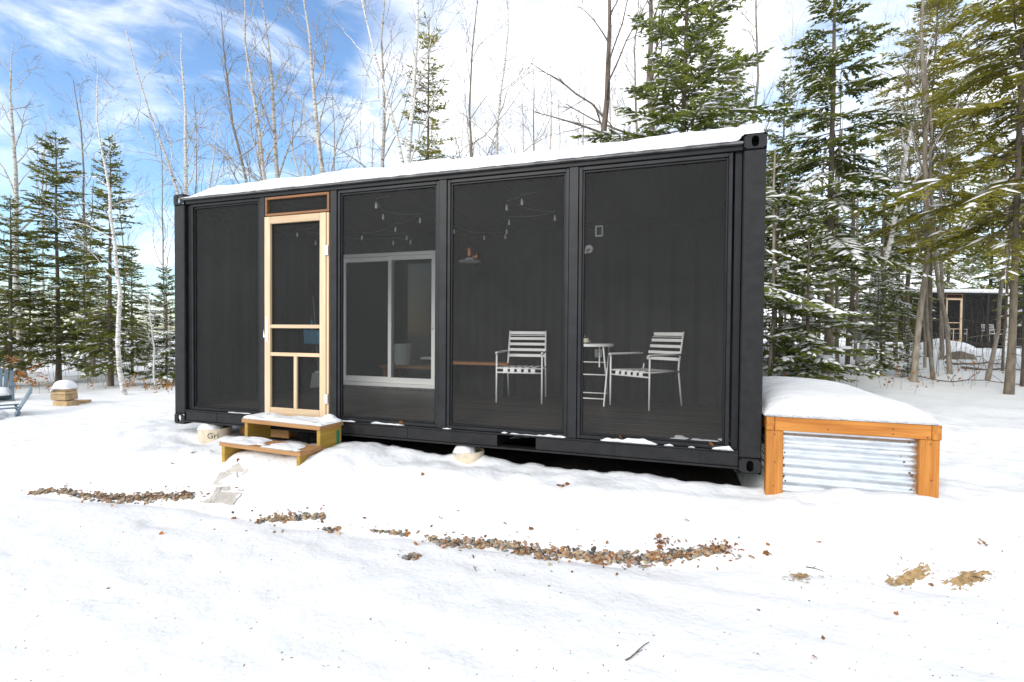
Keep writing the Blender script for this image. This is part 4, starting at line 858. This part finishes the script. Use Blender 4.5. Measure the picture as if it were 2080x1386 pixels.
# low growth nobody could count: stems, twigs, dry leaves at the wood edge
def thicket(name, pxr, Dr, n_, hr, label, m, leafm=None, nleaf=0, rr=.005):
    P_ = []; lp = []
    for k in range(n_):
        q = gp(RG.uniform(*pxr), RG.uniform(*Dr)); h = RG.uniform(*hr); d = np.array([RG.normal(0, .18), RG.normal(0, .18), 1.]); k_ = np.linspace(0, 1, 5)[:, None]
        st = q+d*k_*h+np.cumsum(RG.normal(0, .03, (5, 3)), 0)*h; st[0] = q-np.array([0, 0, .05]); P_.append((st, np.linspace(rr, rr*.35, 5)))
        for j in range(RG.integers(2, 6)):
            i = RG.integers(1, 5); dd = np.array([RG.normal(0, .6), RG.normal(0, .6), RG.uniform(.1, .8)]); ln = h*RG.uniform(.15, .45); tw_ = st[i]+dd*np.linspace(0, 1, 4)[:, None]*ln*.7+np.cumsum(RG.normal(0, .02, (4, 3)), 0)
            P_.append((tw_, np.linspace(rr*.5, rr*.2, 4)))
            for _ in range(nleaf): lp.append(tw_[RG.integers(1, 4)]+RG.normal(0, .03, 3))
    v_, f_ = tubes_np(P_, 3); o_ = obj(name, npmesh(name, v_, f_, m)); tag(o_, label, kind='stuff')
    if lp:
        lp = np.array(lp); n2 = len(lp); v_, f_ = sprays(lp, RG.normal(0, 1, (n2, 3)), RG.uniform(.04, .09, n2), RG.uniform(.03, .05, n2), RG, 1.2)
        tag(obj('dry_leaves', npmesh('dry_leaves', v_, f_, leafm)), 'orange dry leaves clinging to low shrubs, '+label.split(' ', 1)[1], kind='stuff')
thicket('undergrowth', (1560, 2120), (10.5, 22), 170, (.5, 2.6), 'brown undergrowth stems among the right trunks', TWIG, LEAFO, 0)
thicket('undergrowth', (1570, 2100), (8.5, 11), 26, (.15, .6), 'short dry stalks in the snow at the edge of the right woods', TWIG, LEAFB, 1, .003)
thicket('undergrowth', (-30, 352), (12.5, 24), 230, (.8, 3.0), 'brown leafless brush below the left spruces', TWIGP, None, 0)
thicket('undergrowth', (-20, 110), (11.5, 13), 7, (.4, .8), 'orange leaved shrubs behind the blue grey chairs', TWIGP, LEAFO, 14, .004)
thicket('undergrowth', (185, 352), (11.5, 13), 10, (.12, .28), 'low orange shrubs at the foot of the left birch', TWIGP, LEAFO, 5, .003)
thicket('undergrowth', (385, 1500), (18, 34), 260, (3, 6.5), 'fine grey brush of the woods far behind the container', TWIGP, None, 0, .012)
# fallen branches and a boulder in the right woods
for i, (px, py, ln, az, lab) in enumerate([(1985, 741, 2.2, .35, 'dark fallen branch lying across the snow below the far cabin'), (2030, 752, 1.8, .15, 'second dark fallen branch nearer the right edge of the woods'), (1965, 775, 1.5, -.35, 'thin fallen branch in the snow in front of the woods')]):
    q = on(px, py); dirv = np.array([math.cos(az+YAW*-1), math.sin(az), 0]); P = []
    for s_ in np.linspace(-.5, .5, 7): a_ = q+dirv*s_*ln; a_[2] = float(ground(a_[0], a_[1]))+.03+.03*math.sin(9*s_); P.append(a_-q)
    e_ = empty('fallen_branch', tuple(q)); tag(e_, lab, 'branch'); wv, wf = tubes_np([(np.array(P), np.linspace(.035 if i < 2 else .014, .008, 7))], 6); obj('branch_stem', npmesh('branch_stem', wv, wf, BARKD, True), e_)
    tw_ = [(np.array(P[k])+np.outer(np.linspace(0, 1, 4), [RG.normal(0, .3), RG.normal(0, .3), .2]), np.linspace(.008, .003, 4)) for k in (2, 3, 4, 5)]; wv, wf = tubes_np(tw_, 4); obj('side_twigs', npmesh('side_twigs', wv, wf, BARKD), e_)['kind'] = 'stuff'
q = on(1950, 728); u, v = np.meshgrid(np.linspace(0, 6.283, 25)[:-1], np.linspace(0, 1.5708, 9)); 
rk = np.stack([.42*np.cos(u)*np.cos(v), .3*np.sin(u)*np.cos(v), .22*np.sin(v)], -1); rk *= (1+.25*fbm(u*2+3, v*3, 3))[..., None]; I_ = np.arange(u.size).reshape(u.shape); n_ = np.roll(I_, -1, 1)
o = obj('boulder', npmesh('boulder', rk.reshape(-1, 3), np.stack([I_[:-1], n_[:-1], n_[1:], I_[1:]], -1).reshape(-1, 4), BARKG, True)); o.location = (q[0], q[1], q[2]-.03); tag(o, 'mossy half buried boulder in the snow below the far cabin', 'boulder')

# ------------------------------------------------------------------ second cabin far behind
q = gp(1868, 23.5); rz2 = math.atan2(RT[1], RT[0])+.04
far = cabin('container_cabin', 'distant black container cabin seen between trunks at the right edge', (q[0], q[1], q[2]+.12), rz2, detail=False)
ca2, sa2 = math.cos(rz2), math.sin(rz2)
def far_pt(x, y, z): return (q[0]+x*ca2-y*sa2, q[1]+x*sa2+y*ca2, q[2]+.12+z)
o_ = snow_slab('roof_snow', 0, LEN, -.03, DEP, .08, lambda x, y: 2.536+0*x, lambda x, y: .17+.03*fbm(x, y, 2), 'white snow on the roof of the distant cabin'); o_.location = (q[0], q[1], q[2]+.12); o_.rotation_euler.z = rz2
for i, (x, rz, lab) in enumerate([(2.75, .5, 'white slatted armchair behind the left screen of the distant cabin'), (4.6, -.3, 'white slatted armchair behind the right screen of the distant cabin')]):
    c3 = copy_tree(ch); c3.location = far_pt(x, 1.0, ZF+.003); c3.rotation_euler.z = rz2+rz; tag(c3, lab, 'armchair')
for src, x, y, z, lab in ((lm, 3.2, YW-.002, 2.0, 'wall lamp on the rear wall of the distant cabin'), (sw, 3.5, YW-.003, 2.3, 'white electrical box on the rear wall of the distant cabin')):
    c3 = copy_tree(src); c3.location = far_pt(x, y, z); c3.rotation_euler.z = rz2; tag(c3, lab)
m_ = gp(1915, 21.8)
snow_slab('snow_bank', m_[0]-1.3, m_[0]+1.3, m_[1]-.8, m_[1]+.8, .08, lambda x, y: ground(x, y)-.02, lambda x, y: .42*np.clip(1-((x-m_[0])/1.25)**2-((y-m_[1])/.75)**2, 0, 1)**.8*(1+.3*fbm(x*2, y*2, 2)), 'bank of snow piled before the distant cabin door')

# ------------------------------------------------------------------ left yard: chairs, block stack
def adirondack(name, loc, rz, label):
    c = empty(name, loc, rz); c.scale = (.88,)*3; tag(c, label, 'garden chair', 'blue grey garden chairs')
    W2 = .30
    for i in range(7):
        x = -.24+i*.08; hgt = .80-.9*abs(x)**1.6*1.6; o = MB(); dx = x*.25
        vs_ = []
        for z, y in ((.10, .18), (.45, .34), (.45+hgt*.55, .52)): k_ = (z-.1)/.8; vs_ += [(x-.036+dx*k_, y, z), (x+.036+dx*k_, y, z), (x+.036+dx*k_, y+.022, z), (x-.036+dx*k_, y+.022, z)]
        fs_ = [(0, 3, 2, 1), (8, 9, 10, 11)]
        for s_ in range(2):
            for e in range(4): fs_.append((4*s_+e, 4*s_+(e+1) % 4, 4*s_+4+(e+1) % 4, 4*s_+4+e))
        o.add(vs_, fs_); o.build('back_slat', CHAIRB, c, .006)
    for i in range(5): y = -.36+i*.115; MB().box(-.27, .27, y, y+.095, .30-i*.035-.02, .30-i*.035).build('seat_slat', CHAIRB, c, .005)
    for s_ in (-1, 1):
        x = s_*W2; MB().box(x-.05, x+.05, -.44, .36, .50, .525).build('armrest', CHAIRB, c, .008)
        MB().box(x-.02, x+.02, -.40, -.30, -.15, .499).build('front_leg', CHAIRB, c, .006)
        o = MB(); o.add([(x-.018, -.36, .20), (x+.018, -.36, .20), (x+.018, .50, -.20), (x-.018, .50, -.20), (x-.018, -.36, .28), (x+.018, -.36, .28), (x+.018, .56, -.12), (x-.018, .56, -.12)], [(0, 3, 2, 1), (4, 5, 6, 7), (0, 1, 5, 4), (1, 2, 6, 5), (2, 3, 7, 6), (3, 0, 4, 7)]); o.build('rear_leg', CHAIRB, c, .006)
        MB().tube([(x, .30, .50), (x*.92, .36, .42), (x*.9, .26, .08)], .02, 6).build('back_brace', CHAIRB, c)
    return c
q = on(2, 850); ad = adirondack('adirondack_chair', (q[0]-.20, q[1], q[2]-.28), math.radians(-26), 'blue grey resin garden chair seen from the side, nearest the left edge')
q2 = gp(-12, 10.2); a2 = adirondack('adirondack_chair', (q2[0], q2[1], q2[2]-.14), math.radians(64), 'blue grey fan backed garden chair behind the nearer one, half snowed in')
for a_, nm in ((ad, 'snow heaped on the seat of the nearer blue grey chair'), (a2, 'snow heaped on the seat of the farther blue grey chair')):
    o_ = snow_slab('seat_snow', -.29, .29, -.40, .22, .03, lambda x, y: .31-.28*(y+.40)*0-.02+0*x, lambda x, y: .17*np.clip(1-(np.abs(x)/.29)**4-(np.abs(y+.09)/.31)**4, 0, 1)**.5, nm); o_.location = a_.location; o_.rotation_euler = a_.rotation_euler; o_.scale = (.88,)*3
q = on(131, 824); bs = empty('block_stack', tuple(q), .25); bs.scale = (.84,)*3; tag(bs, 'short stack of tan landscape blocks capped with snow on the left', 'block stack')
for i, (x0, x1, y0, y1, z0, z1) in enumerate([(-.14, .22, -.16, .16, -.08, .12), (-.20, .18, -.15, .17, .135, .27), (-.19, .19, -.16, .15, .275, .345), (-.10, .19, -.14, .14, .35, .40)]): MB().box(x0, x1, y0, y1, z0, z1).build('block', BLOCK, bs, .012)
o_ = snow_slab('snow_cap', -.24, .24, -.21, .21, .02, lambda x, y: np.where(x < -.105, .347, .402)+0*y, lambda x, y: .20*np.clip(1-(np.abs(x)/.24)**2.5-(np.abs(y)/.21)**2.5, 0, 1)**.6, 'round snow cap on the tan block stack'); o_.location = bs.location; o_.rotation_euler.z = .25; o_.scale = (.84,)*3
q = on(158, 818); o = MB(); o.box(-.16, .2, -.1, .1, -.08, .05); o = o.build('landscape_block', BLOCK, None, .012); o.location = tuple(q); o.rotation_euler.z = .5; tag(o, 'single dark tan block lying in snow right of the stack', 'block')

# ------------------------------------------------------------------ gravel, leaves, litter on the snow
def hull_mesh(seed, m, fl=.6):
    import bmesh
    rg = np.random.default_rng(seed); p = rg.normal(0, 1, (13, 3)); p /= np.linalg.norm(p, axis=1)[:, None]; p *= np.array([1, rg.uniform(.6, .9), fl*rg.uniform(.7, 1.1)])*.5
    bm = bmesh.new(); [bm.verts.new(tuple(v_)) for v_ in p]; bmesh.ops.convex_hull(bm, input=bm.verts); me = bpy.data.meshes.new('pebble'); bm.to_mesh(me); bm.free(); me.materials.append(m); return me
PM = {c: [hull_mesh(40+i+10*j, m_) for i in range(4)] for j, (c, m_) in enumerate(PEB.items())}
BANDS = [('a', [(60, 1003), (110, 997), (150, 1003), (200, 1010), (260, 1014), (320, 1010), (395, 1008)], [3, 6, 7, 10, 11, 10, 6], 420),
 ('b', [(522, 1062), (560, 1055), (600, 1052), (660, 1050)], [5, 9, 9, 5], 130), ('b', [(655, 1076), (672, 1078), (690, 1072)], [3, 7, 3], 22),
 ('c', [(750, 1077), (790, 1082), (828, 1088)], [3, 5, 6], 28), ('c', [(818, 1134), (835, 1130), (852, 1133)], [4, 8, 3], 26),
 ('d', [(872, 1096), (900, 1102), (960, 1107), (1010, 1108), (1040, 1112), (1100, 1124), (1160, 1127), (1220, 1133), (1300, 1138), (1360, 1131), (1420, 1122), (1470, 1118)], [5, 9, 9, 10, 12, 14, 12, 14, 16, 15, 12, 6], 950)]
LB = {'a': 'gravel strip left of the pavers', 'b': 'gravel patch in front of the steps', 'c': 'small gravel patch left of the long strip', 'd': 'long gravel strip below the large screens'}
items = []
for key, pts, th, n_ in BANDS:
    xs = [p[0] for p in pts]; ys = [p[1] for p in pts]
    for k in range(n_):
        px = R.uniform(xs[0], xs[-1]); py = np.interp(px, xs, ys)+np.interp(px, xs, th)*max(-1, min(1, R.gauss(0, .55)))
        items.append((key, px, py, R.choice(['grey', 'grey', 'tan', 'tan', 'tan', 'pink', 'pink', 'brown', 'brown', 'dark'])))
for k in range(46):
    px = R.choice([R.uniform(380, 700), R.uniform(860, 1560)]); key = 'b' if px < 720 else 'd'; py = (np.interp(px, [380, 700], [1020, 1070]) if px < 720 else np.interp(px, [860, 1200, 1560], [1100, 1132, 1120]))+R.gauss(0, 26)
    items.append(('s', px, py, R.choice(list(PEB))))
bed = MB()
for key, pts, th, n_ in BANDS:
    xs = [p[0] for p in pts]; ys = [p[1] for p in pts]; px = xs[0]; prev = None
    while px < xs[-1]:
        c_ = np.interp(px, xs, ys); h_ = np.interp(px, xs, th)*(.55+.5*R.random()); row = [on(px+R.uniform(-1, 1), c_+h_*k_) for k_ in (-1, -.4, .2, .85)]
        row = [(a_[0], a_[1], a_[2]+(.004 if 0 < i < 3 else -.004)) for i, a_ in enumerate(row)]
        if prev is not None: bed.add(prev+row, [(k_, k_+1, k_+5, k_+4) for k_ in range(3)])
        prev = row; px += 4
tag(bed.build('gravel_bed', EARTHW, None, smooth=True), 'wet brown dirt showing between the pebbles of the gravel strips', kind='stuff')
G_rest = []
rows = []
for key, px, py, c in items:
    q = on(px, py); sz = (.014+.032*R.random()**1.6)*(1 if key != 's' else .9); D_ = float((q-CAM)@FW); rows.append((sz/D_, key, q, sz, c, px, py))
rows.sort(key=lambda r_: -r_[0])
for i, (ap, key, q, sz, c, px, py) in enumerate(rows):
    me = R.choice(PM[c]); rot = (R.uniform(-.5, .5), R.uniform(-.5, .5), R.uniform(0, 6.28))
    if i < 300:
        o = obj('pebble', me); o.location = (q[0], q[1], q[2]+sz*.10); o.rotation_euler = rot; o.scale = (sz*1.25, sz*1.25, sz*1.25)
        lab = c+' pebble in the '+LB[key] if key != 's' else 'lone '+c+' pebble lying apart on the open snow'
        tag(o, lab, 'pebble', lab.replace('pebble', 'pebbles'))
    else:
        v_ = np.array([w_.co[:] for w_ in me.vertices]); Mx = np.array(Matrix.Rotation(rot[2], 3, 'Z') @ Matrix.Rotation(rot[0], 3, 'X')); v_ = v_@Mx.T*sz*1.25+q+np.array([0, 0, sz*.12])
        G_rest.append((c, v_, [tuple(p.vertices) for p in me.polygons]))
gb = MB(); mi = []
for c, v_, f_ in G_rest: gb.add(v_, f_); mi += [list(PEB).index(c)]*len(f_)
me = gb.mesh('gravel', None)
for m_ in PEB.values(): me.materials.append(m_)
me.polygons.foreach_set('material_index', mi); tag(obj('gravel', me), 'small mixed gravel filling the strips between larger pebbles', kind='stuff')
def leaf_mesh(seed, m):
    rg = np.random.default_rng(seed); n_ = 6; u = np.linspace(0, 1, n_); wd = .42*np.sin(np.pi*u**.8)*(1+.35*np.sin(u*14+seed)); cz = .22*np.sin(u*3+rg.random()*3)*rg.uniform(.4, 1.3)
    vs_ = []
    for i in range(n_): vs_ += [(u[i]-.5, -wd[i], cz[i]+.25*wd[i]*rg.uniform(.2, 1.3)), (u[i]-.5, 0, cz[i]), (u[i]-.5, wd[i], cz[i]+.25*wd[i]*rg.uniform(.2, 1.3))]
    fs_ = [(3*i+k, 3*i+3+k, 3*i+4+k, 3*i+1+k) for i in range(n_-1) for k in range(2)]
    mb = MB(); mb.add(vs_, fs_); return mb.mesh('dead_leaf', m, True)
LM = [leaf_mesh(70+i, LEAFB) for i in range(6)]
LP = [(370, 1002, 0), (392, 920, 0), (350, 943, 0), (430, 918, 0), (383, 990, 0), (328, 1085, 0), (484, 938, 0), (585, 1042, 1), (592, 1048, 1), (655, 1062, 1), (668, 1074, 1), (680, 1078, 1), (740, 1055, 1), (858, 965, 2), (1135, 988, 2), (1152, 985, 2), (1145, 990, 2), (895, 1055, 2), (930, 1040, 2), (825, 1080, 2), (828, 1088, 2), (848, 1082, 2), (845, 1107, 2), (1026, 1066, 3), (1050, 1083, 3), (1079, 1077, 3), (1073, 1093, 3), (1058, 1120, 3), (1040, 1124, 3), (960, 1133, 3), (1060, 1115, 3),
 (1338, 1092, 4), (1345, 1100, 4), (1352, 1097, 4), (1335, 1104, 4), (1350, 1108, 4), (1340, 1115, 4), (1356, 1104, 4), (1396, 1058, 4), (1418, 1110, 5), (1430, 1112, 5), (1440, 1120, 5), (1465, 1120, 5), (1482, 1115, 5), (1490, 1130, 5), (1498, 1138, 5), (1496, 1108, 5), (1478, 1128, 5), (1560, 1108, 6), (1556, 1127, 6), (1563, 1127, 6), (1662, 1103, 6), (1992, 1098, 7), (1998, 1104, 7), (1988, 1106, 7), (2003, 1110, 7), (1832, 1136, 7), (1825, 1150, 7), (1805, 1172, 7), (1890, 1190, 7), (1672, 1298, 8), (1655, 1338, 8), (1820, 1248, 8), (1540, 1240, 8), (220, 1196, 8), (1115, 1192, 8), (1025, 765, 9)]
LZ = ['brown leaf on the snow left of the wooden steps', 'brown leaf by the gravel patch below the steps', 'brown leaf on the bank between the steps and the middle pier', 'brown leaf by the left half of the long gravel strip', 'dark crumpled leaf in the heap on the long gravel strip', 'brown leaf at the right end of the long gravel strip', 'brown leaf on the snow between gravel and planter', 'orange brown leaf near the sand patches at the right', 'small leaf scrap on the open foreground snow', 'x']
for k, (px, py, z) in enumerate(LP[:-1]):
    q = on(px, py); o = obj('dead_leaf', LM[k % 6]); s_ = R.uniform(.030, .052) if z not in (7, 8) else R.uniform(.025, .036) if z == 7 else R.uniform(.018, .03); o.scale = (s_, s_, s_); o.location = (q[0], q[1], q[2]+s_*.18); o.rotation_euler = (R.uniform(-.9, .9), R.uniform(-.6, .6), R.uniform(0, 6.28))
    tag(o, LZ[z], 'leaf', 'dead leaves: '+LZ[z])
for px, x, lab in ((1, 5.0, 'orange leaf on the sill under the rightmost screen, beside the post'), (2, 5.70, 'round orange leaf on the sill near the right corner post'), (3, 2.93, 'small orange leaf on the sill under the sliding door screen')):
    o = obj('dead_leaf', LM[px]); o.scale = (.055,)*3; o.location = (x, .015, .205 if px < 3 else .192); o.rotation_euler = (.9, .2, px); tag(o, lab, 'leaf')
lit = []
for key, pts, th, n_ in BANDS:
    xs = [p[0] for p in pts]; ys = [p[1] for p in pts]
    for k in range(n_//4): px = R.uniform(xs[0]-15, xs[-1]+25); py = np.interp(px, xs, ys)+R.gauss(0, 1.1)*np.interp(px, xs, th); lit.append(on(px, py)+np.array([0, 0, .012]))
for k in range(40): lit.append(on(R.gauss(1345, 14), R.gauss(1104, 9))+np.array([0, 0, .01]))
for k in range(46): lit.append(on(R.gauss(1460, 32), R.gauss(1118, 10))+np.array([0, 0, .01]))
lit = np.array(lit); n_ = len(lit); v_, f_ = sprays(lit, np.stack([RG.normal(0, 1, n_), RG.normal(0, 1, n_), RG.uniform(-.2, .8, n_)], -1), RG.uniform(.015, .042, n_), RG.uniform(.008, .022, n_), RG, .9)
tag(obj('leaf_litter', npmesh('leaf_litter', v_, f_, LEAFB)), 'small brown leaf scraps caught among the gravel', kind='stuff')
# sand and litter
def patch(name, px, py, rx, ry, label, m):
    q = on(px, py); n_ = 44; u, v = np.meshgrid(np.linspace(-1, 1, n_), np.linspace(-1, 1, n_), indexing='ij'); XX = q[0]+(RT[0]*u*rx-RT[1]*v*ry*.0+FW[0]*v*ry); YY = q[1]+(RT[1]*u*rx+FW[1]*v*ry)
    rr_ = np.hypot(u, v)*(1+1.5*fbm(u*4+px, v*4, 3))+.5*fbm(u*14, v*14+px, 2); ZZ = ground(XX, YY)+.006*np.clip(1-rr_, -.05, 1)+.012*(1-rr_ > 0)*np.clip(1-rr_, 0, .4)-.0005; keep = rr_ < .95
    I_ = np.arange(n_*n_).reshape(n_, n_); cell = keep[:-1, :-1] & keep[1:, :-1] & keep[1:, 1:] & keep[:-1, 1:]; FF = np.stack([I_[:-1, :-1], I_[1:, :-1], I_[1:, 1:], I_[:-1, 1:]], -1)[cell]
    us, inv = np.unique(FF, return_inverse=True); o_ = obj(name, npmesh(name, np.stack([XX, YY, ZZ+.003], -1).reshape(-1, 3)[us], inv.reshape(FF.shape), m, True)); tag(o_, label, kind='stuff')
patch('sand_patch', 1846, 1176, .125, .028, 'patch of tan sand showing through the snow, left of two', SAND)
patch('sand_patch', 1964, 1178, .12, .028, 'patch of tan sand showing through the snow, right of two', SAND)
patch('sand_patch', 1625, 1172, .06, .03, 'small patch of dead grass and sand in the snow', SAND)
st = np.array([on(R.gauss(*R.choice([(1846, 28), (1966, 28), (1625, 14)])), R.gauss(1177, 7))+np.array([0, 0, .008]) for k in range(170)]); n_ = len(st)
v_, f_ = sprays(st, np.stack([RG.normal(0, 1, n_), RG.normal(0, 1, n_), RG.uniform(0, .5, n_)], -1), RG.uniform(.015, .05, n_), RG.uniform(.003, .008, n_), RG, .6)
tag(obj('dead_grass', npmesh('dead_grass', v_, f_, STRAW)), 'matted straw and dead grass on the sand patches', kind='stuff')
SPK = []
for k in range(420):
    px = R.uniform(0, 2080); py = 1000+386*R.random()**.8; 
    if py < np.interp(px, [0, 600, 1300, 2080], [1010, 1080, 1150, 1040]): continue
    SPK.append(on(px, py)+np.array([0, 0, .002]))
for k in range(120): px = R.gauss(1860, 110); py = R.gauss(1182, 22); SPK.append(on(px, py)+np.array([0, 0, .002]))
SPK = np.array(SPK); n_ = len(SPK); v_, f_ = sprays(SPK, np.stack([RG.normal(0, 1, n_), RG.normal(0, 1, n_), RG.uniform(0, .4, n_)], -1), RG.uniform(.004, .022, n_)*RG.uniform(.4, 1.2, n_), RG.uniform(.003, .007, n_), RG, .4)
tag(obj('snow_litter', npmesh('snow_litter', v_, f_, TWIG)), 'tiny dark specks of bark and needles on the foreground snow', kind='stuff')
for i, (px, py, ln, az, lab) in enumerate([(1295, 1328, .16, .9, 'dark bent twig on the open snow at the bottom'), (1985, 1180, .12, -.7, 'dark straight twig on the right sand patch'), (1655, 1162, .10, -.4, 'dark twig beside the dead grass patch'), (965, 1160, .06, -1., 'short curved twig on the snow below the gravel')]):
    q = on(px, py); P = np.array([q*0+np.array([math.cos(az)*s_, math.sin(az)*s_, .012+.01*math.sin(20*s_+i)])+np.array([0, .012*math.sin(25*s_), 0]) for s_ in np.linspace(-ln/2, ln/2, 6)]); wv, wf = tubes_np([(P, np.linspace(.004, .002, 6)), (P[2]+np.outer(np.linspace(0, 1, 3), [ln*.2, ln*.15, .01]), np.array([.0025, .002, .0015]))], 5)
    o = obj('twig', npmesh('twig', wv, wf, TWIG)); o.location = tuple(q); tag(o, lab, 'twig')
